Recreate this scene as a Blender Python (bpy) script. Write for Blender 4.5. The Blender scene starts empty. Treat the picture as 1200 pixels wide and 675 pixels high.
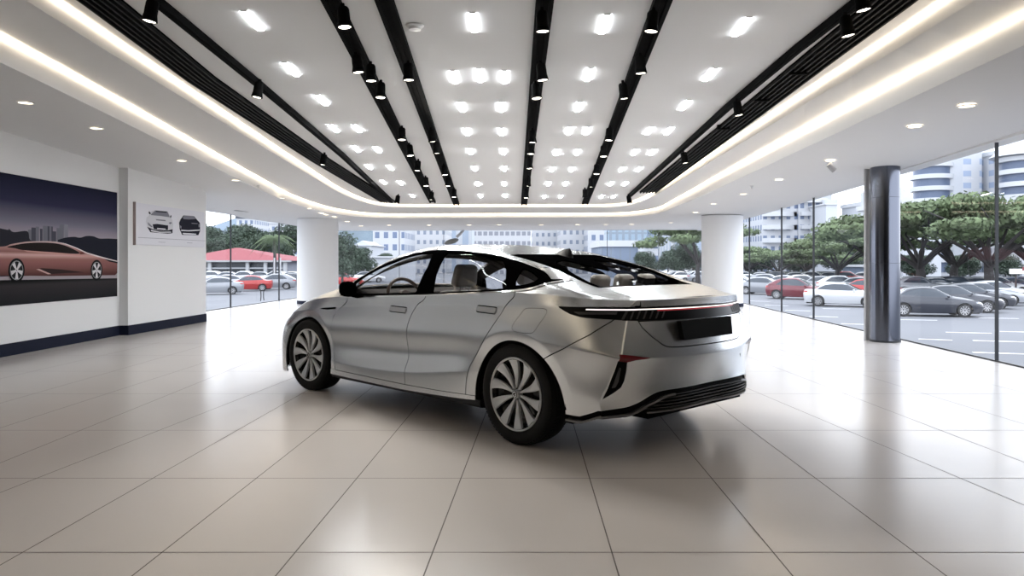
import bpy, bmesh, math, random
import numpy as np
from mathutils import Vector, Matrix, Euler
R = math.radians
COL = bpy.context.scene.collection
random.seed(7)
rng = np.random.default_rng(7)

# ---------------------------------------------------------------- materials
def mat(name, color=(.8, .8, .8), rough=.5, metal=0.0, coat=0.0, emis=None, es=0.0, trans=0.0, ior=1.45, alpha=1.0, spec=.5, noise=None):
    m = bpy.data.materials.new(name); m.use_nodes = True
    nt = m.node_tree; b = nt.nodes['Principled BSDF']
    b.inputs['Base Color'].default_value = (*color, 1)
    b.inputs['Roughness'].default_value = rough
    b.inputs['Metallic'].default_value = metal
    b.inputs['Coat Weight'].default_value = coat
    b.inputs['Coat Roughness'].default_value = .05
    b.inputs['Transmission Weight'].default_value = trans
    b.inputs['IOR'].default_value = ior
    b.inputs['Alpha'].default_value = alpha
    b.inputs['Specular IOR Level'].default_value = spec
    if emis:
        b.inputs['Emission Color'].default_value = (*emis, 1); b.inputs['Emission Strength'].default_value = es
    if noise:   # (scale, amount[, detail]): gentle procedural variation of the base colour
        tc = nt.nodes.new('ShaderNodeTexCoord'); n = nt.nodes.new('ShaderNodeTexNoise')
        n.inputs['Scale'].default_value = noise[0]; n.inputs['Detail'].default_value = noise[2] if len(noise) > 2 else 3
        r = nt.nodes.new('ShaderNodeValToRGB'); a = noise[1]
        r.color_ramp.elements[0].position = .3; r.color_ramp.elements[1].position = .7
        r.color_ramp.elements[0].color = (*[max(0, c*(1-a)) for c in color], 1)
        r.color_ramp.elements[1].color = (*[min(1, c*(1+a)) for c in color], 1)
        nt.links.new(tc.outputs['Object'], n.inputs['Vector']); nt.links.new(n.outputs['Fac'], r.inputs['Fac'])
        nt.links.new(r.outputs['Color'], b.inputs['Base Color'])
    return m

def thin_glass(name, tint=(1, 1, 1), refl=.08, rough=0.0):
    m = bpy.data.materials.new(name); m.use_nodes = True; nt = m.node_tree; nt.nodes.clear()
    o = nt.nodes.new('ShaderNodeOutputMaterial'); t = nt.nodes.new('ShaderNodeBsdfTransparent'); g = nt.nodes.new('ShaderNodeBsdfGlossy')
    mx = nt.nodes.new('ShaderNodeMixShader'); lw = nt.nodes.new('ShaderNodeLayerWeight'); mp = nt.nodes.new('ShaderNodeMapRange')
    t.inputs['Color'].default_value = (*tint, 1); g.inputs['Roughness'].default_value = rough
    lw.inputs['Blend'].default_value = .35
    mp.inputs['To Min'].default_value = refl*.6; mp.inputs['To Max'].default_value = min(1, refl*5)
    nt.links.new(lw.outputs['Facing'], mp.inputs['Value']); nt.links.new(mp.outputs['Result'], mx.inputs['Fac'])
    nt.links.new(t.outputs[0], mx.inputs[1]); nt.links.new(g.outputs[0], mx.inputs[2]); nt.links.new(mx.outputs[0], o.inputs[0])
    return m

# ---------------------------------------------------------------- objects
def tag(o, label=None, cat=None, group=None, kind=None):
    if label: o['label'] = label
    if cat: o['category'] = cat
    if group: o['group'] = group
    if kind: o['kind'] = kind
    return o
def empty(name, loc=(0, 0, 0), rz=0.0):
    o = bpy.data.objects.new(name, None); COL.objects.link(o); o.location = loc; o.rotation_euler = (0, 0, rz); o.empty_display_size = .1
    return o
def link(o, parent=None):
    COL.objects.link(o)
    if parent is not None: o.parent = parent
    return o
def mesh_obj(name, V, F, m, parent=None, smooth=False, normals=None, mats=None, fmat=None):
    me = bpy.data.meshes.new(name)
    me.from_pydata([tuple(map(float, v)) for v in V], [], [tuple(int(i) for i in f) for f in F])
    for k in (mats or [m]): me.materials.append(k)
    if fmat is not None: me.polygons.foreach_set('material_index', list(fmat))
    if smooth: me.polygons.foreach_set('use_smooth', [True]*len(me.polygons))
    me.update()
    if normals is not None: me.normals_split_custom_set_from_vertices([tuple(n) for n in normals])
    return link(bpy.data.objects.new(name, me), parent)
class MB:
    """collects shapes for ONE mesh"""
    def __init__(s): s.v = []; s.f = []; s.m = []
    def add(s, V, F, mi=0, M=None):
        n = len(s.v)
        for v in V:
            v = Vector(v)
            s.v.append(tuple(M @ v) if M is not None else tuple(v))
        s.f += [tuple(i+n for i in f) for f in F]; s.m += [mi]*len(F); return s
    def box(s, x0, x1, y0, y1, z0, z1, mi=0, M=None):
        V = [(x, y, z) for z in (z0, z1) for y in (y0, y1) for x in (x0, x1)]
        return s.add(V, [(0, 2, 3, 1), (4, 5, 7, 6), (0, 1, 5, 4), (2, 6, 7, 3), (0, 4, 6, 2), (1, 3, 7, 5)], mi, M)
    def frustum(s, c, z0, z1, r0, r1, n=24, mi=0, M=None, cap=True, sx=1, sy=1):
        V = []; F = []
        for z, r in ((z0, r0), (z1, r1)):
            V += [(c[0]+sx*r*math.cos(2*math.pi*k/n), c[1]+sy*r*math.sin(2*math.pi*k/n), z) for k in range(n)]
        F = [(k, (k+1) % n, n+(k+1) % n, n+k) for k in range(n)]
        if cap: F += [tuple(range(n-1, -1, -1)), tuple(range(n, 2*n))]
        return s.add(V, F, mi, M)
    def lathe(s, prof, n=32, mi=0, M=None, closed=False):
        """prof [(r, z)] about z"""
        V = []; F = []; k = len(prof)
        for j in range(n):
            a = 2*math.pi*j/n
            V += [(r*math.cos(a), r*math.sin(a), z) for r, z in prof]
        for j in range(n):
            b = ((j+1) % n)*k
            for i in range(k-1 if not closed else k):
                i2 = (i+1) % k
                F.append((j*k+i, b+i, b+i2, j*k+i2))
        return s.add(V, F, mi, M)
    def tube(s, P, r, n=10, mi=0, cap=True, M=None):
        P = [Vector(p) for p in P]; V = []; F = []
        rr = r if isinstance(r, (list, tuple)) else [r]*len(P)
        up = Vector((0, 0, 1))
        for i, p in enumerate(P):
            d = (P[min(i+1, len(P)-1)]-P[max(i-1, 0)]).normalized()
            a = d.cross(up if abs(d.z) < .95 else Vector((1, 0, 0))).normalized(); b = d.cross(a)
            V += [p+rr[i]*(a*math.cos(2*math.pi*k/n)+b*math.sin(2*math.pi*k/n)) for k in range(n)]
        for i in range(len(P)-1):
            F += [(i*n+k, i*n+(k+1) % n, (i+1)*n+(k+1) % n, (i+1)*n+k) for k in range(n)]
        if cap: F += [tuple(range(n-1, -1, -1)), tuple(range((len(P)-1)*n, len(P)*n))]
        return s.add(V, F, mi, M)
    def prism(s, poly, a, b, axis='z', mi=0, M=None):
        def p3(u, v, w): return {'z': (u, v, w), 'y': (u, w, v), 'x': (w, u, v)}[axis]
        n = len(poly)
        V = [p3(u, v, a) for u, v in poly]+[p3(u, v, b) for u, v in poly]
        F = [tuple(range(n)), tuple(range(2*n-1, n-1, -1))]+[(i, n+i, n+(i+1) % n, (i+1) % n) for i in range(n)]
        return s.add(V, F, mi, M)
    def ball(s, c, r, n=16, k=10, mi=0, M=None):
        V = []; F = []
        rx, ry, rz = r if isinstance(r, (tuple, list)) else (r, r, r)
        for i in range(k+1):
            t = math.pi*i/k
            V += [(c[0]+rx*math.sin(t)*math.cos(2*math.pi*j/n), c[1]+ry*math.sin(t)*math.sin(2*math.pi*j/n), c[2]+rz*math.cos(t)) for j in range(n)]
        for i in range(k):
            F += [(i*n+j, (i+1)*n+j, (i+1)*n+(j+1) % n, i*n+(j+1) % n) for j in range(n)]
        return s.add(V, F, mi, M)
    def obj(s, name, m, parent=None, smooth=False, bevel=0, angle=35, seg=2):
        ms = list(m) if isinstance(m, (list, tuple)) else [m]
        me = bpy.data.meshes.new(name); me.from_pydata(s.v, [], s.f)
        for k in ms: me.materials.append(k)
        me.polygons.foreach_set('material_index', s.m)
        bm = bmesh.new(); bm.from_mesh(me)
        bmesh.ops.remove_doubles(bm, verts=bm.verts, dist=1e-6)
        bmesh.ops.recalc_face_normals(bm, faces=bm.faces); bm.to_mesh(me); bm.free()
        if smooth:
            me.polygons.foreach_set('use_smooth', [True]*len(me.polygons)); me.update()
            me.set_sharp_from_angle(angle=R(angle))
        o = link(bpy.data.objects.new(name, me), parent)
        if bevel:
            b = o.modifiers.new('bevel', 'BEVEL'); b.width = bevel; b.segments = seg; b.limit_method = 'ANGLE'; b.angle_limit = R(40)
        return o
def copy_tree(o, parent=None):
    c = o.copy(); COL.objects.link(c); c.parent = parent
    for ch in list(o.children): copy_tree(ch, c)
    return c

# ---------------------------------------------------------------- surface patches cut by signed distance
def spl(P, n=12, closed=False):
    """Catmull-Rom through 2-D/3-D points"""
    P = np.array(P, float); k = len(P); out = []
    rngk = range(k if closed else k-1)
    for i in rngk:
        p0 = P[(i-1) % k] if closed or i > 0 else 2*P[0]-P[1]
        p1 = P[i]; p2 = P[(i+1) % k]
        p3 = P[(i+2) % k] if closed or i+2 < k else 2*P[-1]-P[-2]
        for t in np.arange(n)/n:
            out.append(.5*((2*p1)+(-p0+p2)*t+(2*p0-5*p1+4*p2-p3)*t*t+(-p0+3*p1-3*p2+p3)*t**3))
    if not closed: out.append(P[-1])
    return np.array(out)
def rnd(P, r, n=5):
    """round the corners of a closed polygon"""
    P = np.array(P, float); k = len(P); out = []
    for i in range(k):
        a, b, c = P[i-1], P[i], P[(i+1) % k]
        da = min(r, .45*np.linalg.norm(a-b)); dc = min(r, .45*np.linalg.norm(c-b))
        p = b+(a-b)/np.linalg.norm(a-b)*da; q = b+(c-b)/np.linalg.norm(c-b)*dc
        for t in np.linspace(0, 1, n): out.append((1-t)**2*p+2*t*(1-t)*b+t*t*q)
    return np.array(out)
AX = {'xz': (0, 2), 'xy': (0, 1), 'yz': (1, 2)}
def sd(poly, ax):
    """signed distance to a closed polygon in a projection, negative inside"""
    P = np.array(poly, float); i0, i1 = AX[ax]; lo, hi = P.min(0), P.max(0)
    def f(V):
        q0 = V[:, (i0, i1)]; out = np.linalg.norm(np.maximum(np.maximum(lo-q0, q0-hi), 0), axis=1)+.02
        near = out < .12; q = q0[near]
        d = np.full(len(q), 1e9); ins = np.zeros(len(q), bool)
        for a, b in zip(P, np.roll(P, -1, 0)):
            e = b-a; w_ = q-a; L = e@e
            if L < 1e-14: continue
            t = np.clip((w_@e)/L, 0, 1); d = np.minimum(d, ((w_-t[:, None]*e)**2).sum(1))
            c1 = (a[1] > q[:, 1]) != (b[1] > q[:, 1])
            with np.errstate(divide='ignore', invalid='ignore'):
                xx = (b[0]-a[0])*(q[:, 1]-a[1])/(b[1]-a[1])+a[0]
            ins ^= c1 & (q[:, 0] < xx)
        out[near] = np.where(ins, -1, 1)*np.sqrt(d); return out
    return f
def half(a, b, ax):
    """negative on the right of the directed line a->b"""
    i0, i1 = AX[ax]; e = np.array(b, float)-np.array(a, float); n = np.array([-e[1], e[0]])/np.linalg.norm(e)
    return lambda V: (V[:, (i0, i1)]-np.array(a, float))@n
def disc(c, r, ax='xz'):
    i0, i1 = AX[ax]
    return lambda V: np.hypot(V[:, i0]-c[0], V[:, i1]-c[1])-r
def AND(*f): return lambda V: np.max([g(V) for g in f], 0)
def OR(*f): return lambda V: np.min([g(V) for g in f], 0)
def NOT(f): return lambda V: -f(V)
def GROW(f, e): return lambda V: f(V)-e
def clip(V, N, T, fn):
    d = fn(V); d = np.where(np.abs(d) < 1e-7, -1e-7, d); ins = d < 0; c = ins[T].sum(1)
    out = [tuple(t) for t in T[c == 3]]; Vn = list(V); Nn = list(N); cache = {}
    def cut(a, b):
        k = (a, b) if a < b else (b, a)
        if k not in cache:
            t = d[a]/(d[a]-d[b]); cache[k] = len(Vn)
            Vn.append(V[a]+t*(V[b]-V[a])); Nn.append(N[a]+t*(N[b]-N[a]))
        return cache[k]
    for t in T[(c == 1) | (c == 2)]:
        a, b, e = map(int, t)
        for _ in range(3):
            if (ins[a] and not ins[b] and not ins[e]) or (not ins[a] and ins[b] and ins[e]): break
            a, b, e = b, e, a
        p, q = cut(a, b), cut(a, e)
        if ins[a]: out.append((a, p, q))
        else: out += [(p, b, e), (p, e, q)]
    T2 = np.array(out, int).reshape(-1, 3)
    used = np.unique(T2); mp = np.full(len(Vn), -1); mp[used] = np.arange(len(used))
    return np.array(Vn)[used], np.array(Nn)[used], mp[T2]
def refine(V, N, T, fn, hmin=.0045, levels=3):
    """subdivide the triangles that the contour fn = 0 may cross"""
    for _ in range(levels):
        d = np.abs(fn(V)); P = V[T]
        h = np.max([np.linalg.norm(P[:, 0]-P[:, 1], axis=1), np.linalg.norm(P[:, 1]-P[:, 2], axis=1), np.linalg.norm(P[:, 2]-P[:, 0], axis=1)], 0)
        near = (d[T].min(1) < h) & (h > hmin)
        if not near.any(): break
        A = T[near]; E = np.sort(np.concatenate([A[:, (0, 1)], A[:, (1, 2)], A[:, (2, 0)]]), 1)
        U, inv = np.unique(E, axis=0, return_inverse=True); inv = inv.ravel()
        k = len(V); V = np.concatenate([V, (V[U[:, 0]]+V[U[:, 1]])/2]); N = np.concatenate([N, (N[U[:, 0]]+N[U[:, 1]])/2])
        n = len(A); ab, bc, ca = k+inv[:n], k+inv[n:2*n], k+inv[2*n:]; a, b, c = A.T
        T = np.concatenate([T[~near], np.stack([a, ab, ca], 1), np.stack([ab, b, bc], 1), np.stack([ca, bc, c], 1), np.stack([ab, bc, ca], 1)])
    return V, N, T
class Patch:
    def __init__(s, G):
        """G: grid (nu, nv, 3)"""
        nu, nv = G.shape[:2]; s.G = G; s.V = G.reshape(-1, 3)
        du = np.gradient(G, axis=0); dv = np.gradient(G, axis=1); n = np.cross(du, dv)
        n /= np.maximum(np.linalg.norm(n, axis=2, keepdims=True), 1e-12)
        s.N = n.reshape(-1, 3)
        on = np.abs(s.V[:, 1]) < 1e-6; s.N[on, 1] = 0
        s.N /= np.linalg.norm(s.N, axis=1, keepdims=True)
        i, j = np.meshgrid(np.arange(nu-1), np.arange(nv-1), indexing='ij'); a = (i*nv+j).ravel(); b = a+nv; c = b+1; e = a+1
        s.T = np.concatenate([np.stack([a, b, c], 1), np.stack([a, c, e], 1)])
    def flip(s): s.N = -s.N; s.T = s.T[:, ::-1]; return s
def panel(name, patches, keep, m, parent, off=0.0, skirt=.012, side='L', sharp=None):
    """cut a panel out of the patches; side 'L', 'R' or 'B' (both halves in one mesh)"""
    VV = []; NN = []; TT = []; n0 = 0; EDG = []
    for p in (patches if isinstance(patches, (list, tuple)) else [patches]):
        V, N, T = p.V, p.N, p.T
        if keep is not None:
            d = keep(V); hit = (d[T] < .03).any(1)
            if not hit.any(): continue
            V, N, T = refine(V, N, T[hit], keep); V, N, T = clip(V, N, T, keep)
        if not len(T): continue
        N = N/np.maximum(np.linalg.norm(N, axis=1, keepdims=True), 1e-9); Vo = V+N*off
        if keep is not None: EDG.append(np.abs(keep(V)) < .0012)
        VV.append(Vo); NN.append(N); TT.append(T+n0); n0 += len(V)
    V = np.concatenate(VV); N = np.concatenate(NN); T = np.concatenate(TT)
    if side in 'RB':
        Vm = V*[1, -1, 1]; Nm = N*[1, -1, 1]; Tm = T[:, ::-1]
        if side == 'R': V, N, T = Vm, Nm, Tm
        else: T = np.concatenate([T, Tm+len(V)]); V = np.concatenate([V, Vm]); N = np.concatenate([N, Nm])
    if skirt:
        E = np.concatenate([T[:, (0, 1)], T[:, (1, 2)], T[:, (2, 0)]]); key = np.sort(E, 1)
        _, idx, cnt = np.unique(key, axis=0, return_index=True, return_counts=True)
        B = E[idx[cnt == 1]]
        if EDG:
            eg = np.concatenate(EDG); eg = np.concatenate([eg, eg]) if side == 'B' else eg
            B = B[eg[B[:, 0]] & eg[B[:, 1]]]
        if side == 'B': B = B[~((np.abs(V[B[:, 0], 1]) < 2e-4) & (np.abs(V[B[:, 1], 1]) < 2e-4))]
        a, b = B[:, 0], B[:, 1]; ed = V[b]-V[a]
        nn = np.cross(ed, (N[a]+N[b])/2); nn /= np.maximum(np.linalg.norm(nn, axis=1, keepdims=True), 1e-9)
        k = len(V); nb = len(B)
        add = np.concatenate([V[a], V[b], V[b]-N[b]*skirt, V[a]-N[a]*skirt]); r = np.arange(nb)
        V = np.concatenate([V, add]); N = np.concatenate([N, nn, nn, nn, nn])
        F = [tuple(t) for t in T]+[(k+nb+i, k+i, k+3*nb+i, k+2*nb+i) for i in r]
    else: F = [tuple(t) for t in T]
    return mesh_obj(name, V, F, m, parent, True, N)
def hermite_rows(C, ns, crease=None, breaks=(), sym=(False, False)):
    """C (k, m, 3): interpolate along axis 0 with chord-length tangents. crease (k, m) in 0..1 sharpens a row. breaks: indices of sharp rows"""
    k = len(C); out = []
    if crease is None: crease = np.zeros(C.shape[:2])
    crease = crease.copy()
    for b in breaks: crease[b] = 1
    ch = np.maximum(np.linalg.norm(C[1:]-C[:-1], axis=2), 1e-6)
    sl = (C[1:]-C[:-1])/ch[..., None]
    def flat_(t):                                   # symmetric end: the curve crosses the centre plane squarely
        return np.stack([0*t[..., 0], np.sign(t[..., 1])*np.linalg.norm(t, axis=-1), 0*t[..., 2]], -1)
    for i in range(k-1):
        def tan(j, right):
            if j == 0: return flat_(sl[0]) if sym[0] else sl[0]
            if j == k-1: return flat_(sl[-1]) if sym[1] else sl[-1]
            w0, w1 = ch[j-1][:, None], ch[j][:, None]
            c = (sl[j-1]*w1+sl[j]*w0)/(w0+w1)
            one = sl[j] if right else sl[j-1]
            return c+(one-c)*crease[j][:, None]
        m0 = tan(i, True)*ch[i][:, None]; m1 = tan(i+1, False)*ch[i][:, None]
        n = ns[i] if isinstance(ns, (list, tuple)) else ns
        for t in np.arange(n)/n:
            out.append((2*t**3-3*t*t+1)*C[i]+(t**3-2*t*t+t)*m0+(-2*t**3+3*t*t)*C[i+1]+(t**3-t*t)*m1)
    out.append(C[-1]); return np.array(out)
# ================================================================ THE CAR
# car frame: x forward from the rear axle, y left from the centre line, z up
CAM_H = 1.24
M_paint = mat('silver paint', (.77, .795, .81), .26, .93, .12)
M_paint.node_tree.nodes['Principled BSDF'].inputs['Coat Roughness'].default_value = .22
M_black = mat('gloss black trim', (.002, .002, .0022), .6, 0, 0, spec=.0)
M_satin = mat('satin black plastic', (.016, .016, .017), .5, spec=.35)
M_dark = mat('dark underbody', (.004, .004, .004), .9, spec=.05)
M_rubber = mat('tyre rubber', (.010, .010, .0105), .65, spec=.3)
M_rim = mat('machined alloy', (.70, .72, .745), .35, .4, .3)
M_rimblack = mat('black wheel insert', (.012, .012, .013), .25, 0, .3)
M_handle = mat('grey metallic handle', (.62, .63, .63), .28, .9)
M_chrome = mat('satin chrome', (.82, .82, .82), .15, 1)
M_seat = mat('light grey leather', (.62, .60, .575), .5, noise=(30, .06))
M_liner = mat('dark headliner', (.040, .036, .034), .8, spec=.1)
M_steer = mat('brown steering leather', (.07, .045, .035), .4)
M_carglass = thin_glass('car side glass', (.80, .80, .81), .012)
M_tint = thin_glass('car rear glass', (.80, .80, .80), .006)
M_fardark = thin_glass('darkened far rear glass', (.05, .05, .055), .004)
M_redlens = mat('dark red lens', (.16, .004, .008), .15, 0, .5)
M_lampblack = mat('black lamp lens', (.006, .006, .007), .3, 0, 0, spec=.15)
M_ledwhite = mat('lit white lamp strip', (1, .95, .93), .3, emis=(1, .90, .88), es=.9)
M_ledred = mat('dim red lamp strip', (.5, .02, .03), .3, emis=(1, .12, .14), es=.12)
M_lampgrey = mat('grey lamp detail', (.07, .07, .07), .4, .2)
M_grille = mat('black diffuser', (.005, .005, .005), .7, spec=.1)
M_greytrim = mat('grey metal lip', (.20, .20, .20), .35, .6)
M_plate = mat('matte black plate', (.003, .003, .003), .7, spec=.1)

ST = 16
def rail(s): return np.array(s, float)
X_ = [3.72, 3.69, 3.60, 3.37, 2.90, 2.45, 1.90, 1.20, .65, .38, .0, -.38, -.62, -.80, -.91, -.95]
rA = rail([(3.66,0,.17),(3.63,.38,.17),(3.64,.79,.13),(3.37,.925,.14),(2.90,.89,.20),(2.45,.925,.213),(1.90,.950,.220),(1.20,.952,.224),(.65,.948,.243),(.38,.935,.252),(0,.918,.25),(-.38,.905,.225),(-.57,.865,.225),(-.715,.835,.225),(-.875,.52,.225),(-.92,0,.225)])
rB = rail([(3.69,0,.30),(3.66,.38,.30),(3.65,.79,.30),(3.38,.93,.31),(2.90,.91,.32),(2.45,.925,.322),(1.90,.940,.335),(1.20,.943,.365),(.65,.941,.425),(.38,.938,.45),(0,.945,.45),(-.38,.925,.42),(-.58,.880,.40),(-.695,.845,.385),(-.906,.52,.375),(-.950,0,.375)])
rC = rail([(3.71,0,.45),(3.68,.38,.45),(3.65,.79,.45),(3.38,.925,.46),(2.90,.912,.50),(2.45,.908,.47),(1.90,.902,.46),(1.20,.902,.49),(.65,.914,.54),(.38,.932,.57),(0,.948,.58),(-.38,.930,.56),(-.60,.874,.53),(-.742,.82,.50),(-.902,.50,.48),(-.948,0,.48)])
rD = rail([(3.72,0,.60),(3.69,.38,.60),(3.62,.76,.60),(3.375,.905,.62),(2.90,.915,.68),(2.45,.906,.69),(1.90,.900,.69),(1.20,.902,.70),(.65,.914,.715),(.38,.930,.725),(0,.955,.74),(-.38,.937,.72),(-.62,.885,.69),(-.805,.79,.655),(-.915,.42,.645),(-.955,0,.64)])
rE = rail([(3.70,0,.68),(3.67,.38,.68),(3.55,.71,.69),(3.34,.85,.73),(2.90,.888,.78),(2.45,.866,.825),(1.90,.858,.862),(1.20,.858,.897),(.65,.868,.920),(.38,.880,.931),(0,.894,.943),(-.38,.876,.954),(-.585,.81,.957),(-.765,.655,.957),(-.865,.35,.957),(-.895,0,.957)])
rF = rail([(3.67,0,.71),(3.63,.38,.71),(3.52,.62,.73),(3.30,.79,.79),(2.90,.85,.875),(2.45,.860,.918),(1.90,.853,.945),(1.20,.853,.974),(.65,.862,1.002),(.38,.872,1.017),(0,.876,1.032),(-.38,.845,1.02),(-.59,.755,1.005),(-.785,.605,.998),(-.875,.32,1.002),(-.905,0,1.004)])
C6 = np.stack([rA, rB, rC, rD, rE, rF])            # (6, 16, 3)
cr = np.zeros((6, ST)); cr[1, 5:10] = .9; cr[1, 9] = .3; cr[4, :] = .9; cr[3, 12:] = 1; cr[3, 11] = .5; cr[1, 12:] = .2
def lower_grid():
    # along t first
    seg = [14, 14, 16, 26, 26, 28, 34, 30, 22, 26, 26, 24, 20, 26, 20]
    C = C6.transpose(1, 0, 2)                      # (16, 6, 3)
    T = hermite_rows(C, seg, breaks=(13,), sym=(True, True))
    crt = np.zeros((len(T), 6)); xs = np.concatenate([[0], np.cumsum(seg)])
    for j in range(6): crt[:, j] = np.interp(np.arange(len(T)), xs, cr[j])
    G = hermite_rows(T.transpose(1, 0, 2), [8, 12, 14, 18, 12], crt.T)   # (nv, nt, 3)
    return G.transpose(1, 0, 2)                    # (nt, nv, 3)
GL = lower_grid()
ARC_R, ARC_F = (-.02, .29), (2.893, .276); AR = .422; ARF = .435
for c in (ARC_R, ARC_F):                            # chamfered lip round each wheel arch
    r = np.hypot(GL[..., 0]-c[0], GL[..., 2]-c[1]); k = np.clip((.495-r)/.073, 0, 1.3)
    GL[..., 1] -= (.013 if c is ARC_R else .010)*k*(GL[..., 1] > .6)
LOW = Patch(GL)
if LOW.N[len(LOW.N)//2, 1] < 0: LOW.flip()

# upper body: hood, screens, roof, deck
uF = rF[2:14]
def on_F(i0, i1, y):                                # point of the F rail at half width y between two stations
    seg = hermite_rows(rF[:, None, :], 20, breaks=(13,), sym=(True, True))[:, 0]
    s = seg[i0*20:i1*20+1]; o = np.argsort(s[:, 1]); s = s[o]
    return (np.interp(y, s[:, 1], s[:, 0]), y, np.interp(y, s[:, 1], s[:, 2]))
def frt(y): return on_F(0, 2, y)
def rer(y): return on_F(13, 15, y)
uG = rail([frt(.56),(3.31,.74,.815),(2.90,.80,.905),(2.46,.822,.965),(1.90,.792,1.09),(1.20,.775,1.165),(.65,.775,1.16),(.38,.785,1.145),(0,.80,1.108),(-.38,.795,1.055),(-.60,.715,1.014),rer(.56)])
uH = rail([frt(.50),(3.33,.66,.835),(2.92,.72,.93),(2.48,.755,1.015),(1.90,.672,1.232),(1.20,.632,1.338),(.65,.632,1.312),(.38,.645,1.259),(0,.685,1.166),(-.38,.715,1.066),(-.61,.66,1.020),rer(.52)])
uI = rail([frt(.40),(3.36,.56,.845),(2.94,.62,.945),(2.55,.70,1.0),(1.90,.60,1.275),(1.20,.545,1.368),(.65,.53,1.328),(.38,.53,1.279),(0,.54,1.197),(-.38,.555,1.080),(-.62,.565,1.029),rer(.46)])
uJ = rail([frt(.20),(3.39,.30,.86),(2.96,.33,.962),(2.60,.36,1.01),(1.93,.32,1.293),(1.20,.30,1.388),(.65,.30,1.333),(.38,.30,1.286),(0,.31,1.200),(-.38,.32,1.084),(-.62,.33,1.037),rer(.24)])
uK = rail([frt(0),(3.40,0,.865),(2.97,0,.968),(2.62,0,1.015),(1.95,0,1.30),(1.20,0,1.392),(.65,0,1.335),(.38,0,1.287),(0,0,1.200),(-.38,0,1.084),(-.62,0,1.038),rer(0)])
def upper_grid():
    seg = [14, 20, 22, 30, 34, 26, 20, 24, 26, 20, 16]
    C = np.stack([uF, uG, uH, uI, uJ, uK]).transpose(1, 0, 2)
    T = hermite_rows(C, seg, breaks=())
    # the belt must follow the lower body exactly
    G = hermite_rows(T.transpose(1, 0, 2), [10, 14, 7, 12, 14], sym=(False, True))
    return G.transpose(1, 0, 2)
GU = upper_grid(); GU[:, -1, 1] = 0
UP = Patch(GU)
if UP.N[len(UP.N)//2, 2] < 0: UP.flip()
both = [LOW, UP]

car = empty('sedan'); 
tag(car, 'large silver fastback sedan with black pillars parked on the tiled showroom floor', 'car')
TH, CX0, CD = .7544, .0111, 4.964
_F = Vector((-math.sin(TH), math.cos(TH), 0)); _L = Vector((-math.cos(TH), -math.sin(TH), 0))
car.location = Vector((CX0, CD, 0)) - .925*_L
car.rotation_euler = (0, 0, math.pi/2+TH)

g = .0034                                         # half width of the shut lines
arches = OR(disc(ARC_R, AR), disc(ARC_F, ARF))
fd_front = spl([(2.30,1.2),(2.27,.93),(2.29,.87),(2.39,.811),(2.45,.745),(2.473,.626),(2.455,.51),(2.41,.373),(2.36,.258)], 8)
dd = spl([(1.06,1.2),(1.085,.973),(1.195,.894),(1.258,.796),(1.282,.671),(1.27,.569),(1.25,.469),(1.255,.386),(1.235,.262)], 8)
rd = spl([(.03,1.2),(.04,1.043),(.045,1.0),(.11,.941),(.145,.881),(.211,.788),(.301,.68),(.394,.563),(.452,.483),(.482,.388),(.49,.280)], 8)
sill = [(2.36,.258),(1.8,.262),(1.235,.262),(.8,.27),(.49,.280)]
P_fd = sd(list(fd_front)+[(1.8,.262)]+list(dd[::-1]), 'xz')
P_rd = sd(list(dd)+[(.8,.27)]+list(rd[::-1]), 'xz')
onside = lambda V: .45-V[:, 1]
# window opening
dlo_low = [(2.405,.925),(2.08,.938),(1.67,.955),(1.16,.977),(.80,.997),(.45,1.018),(.12,1.04),(-.083,1.064),(-.235,1.118)]
dlo_top = [(-.155,1.122),(.0,1.178),(.3,1.251),(.55,1.295),(.78,1.321),(1.0,1.334),(1.24,1.336),(1.42,1.326),(1.60,1.303),(1.975,1.207),(2.25,1.108)]
DLO = spl(dlo_low, 6).tolist()+spl(dlo_top, 6).tolist()
P_dlo = sd(DLO, 'xz')
side_only = lambda V: .50-V[:, 1]
P_win = AND(P_dlo, side_only)
lampP = sd([(-.374,.950),(-.42,.928),(-.471,.908),(-.541,.893),(-.639,.886),(-.725,.881),(-.80,.873),(-1.1,.858),(-1.1,.9555),(-.7,.9555),(-.374,.953)], 'xz')
behind = lambda V: V[:, 0]+.35
lamp = AND(lampP, behind)
lid_rear = AND(sd([(-.61,1.2),(.61,1.2),(.61,.905),(.617,.886),(.595,.831),(.537,.769),(.473,.720),(.445,.707),(.41,.700),(.31,.696),(-.31,.696),(-.41,.700),(-.445,.707),(-.473,.720),(-.537,.769),(-.595,.831),(-.617,.886),(-.61,.905)], 'yz'), lambda V: V[:, 0]+.70)
lid_top = AND(sd([(-.435,-.53),(-.435,.53),(-.60,.548),(-.76,.57),(-1.2,.63),(-1.2,-.63),(-.76,-.57),(-.6,-.548)], 'xy'), lambda V: .90-V[:, 2])
lidregion = OR(AND(lid_rear, lambda V: V[:, 2]-.96), AND(lid_top, lambda V: V[:, 0]+.40))
bump = sd([(-.05,.45),(-.272,.604),(-.461,.694),(-.614,.786),(-.705,.868),(-.73,.90),(-.84,.95),(-1.3,.95),(-1.3,.0),(-.05,0)], 'xz')
glassR = sd([(.45,-.62),(.45,.62),(.0,.64),(-.30,.63),(-.435,.60),(-.435,-.60),(-.30,-.63),(0,-.64)], 'xy')
Irail = spl([tuple(p[:2]) for p in uI[3:11]], 8)
inI = sd(list(Irail)+[(-.62,-.2),(2.6,-.2)], 'xy')
high = lambda V: .99-V[:, 2]
rearglass = AND(glassR, inI, high, lambda V: V[:, 0]-1)
windsh = AND(sd([(2.60,-.1),(2.60,.2),(2.57,.45),(2.53,.68),(1.55,.62),(1.50,-.1)], 'xy'), inI, high)
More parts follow.
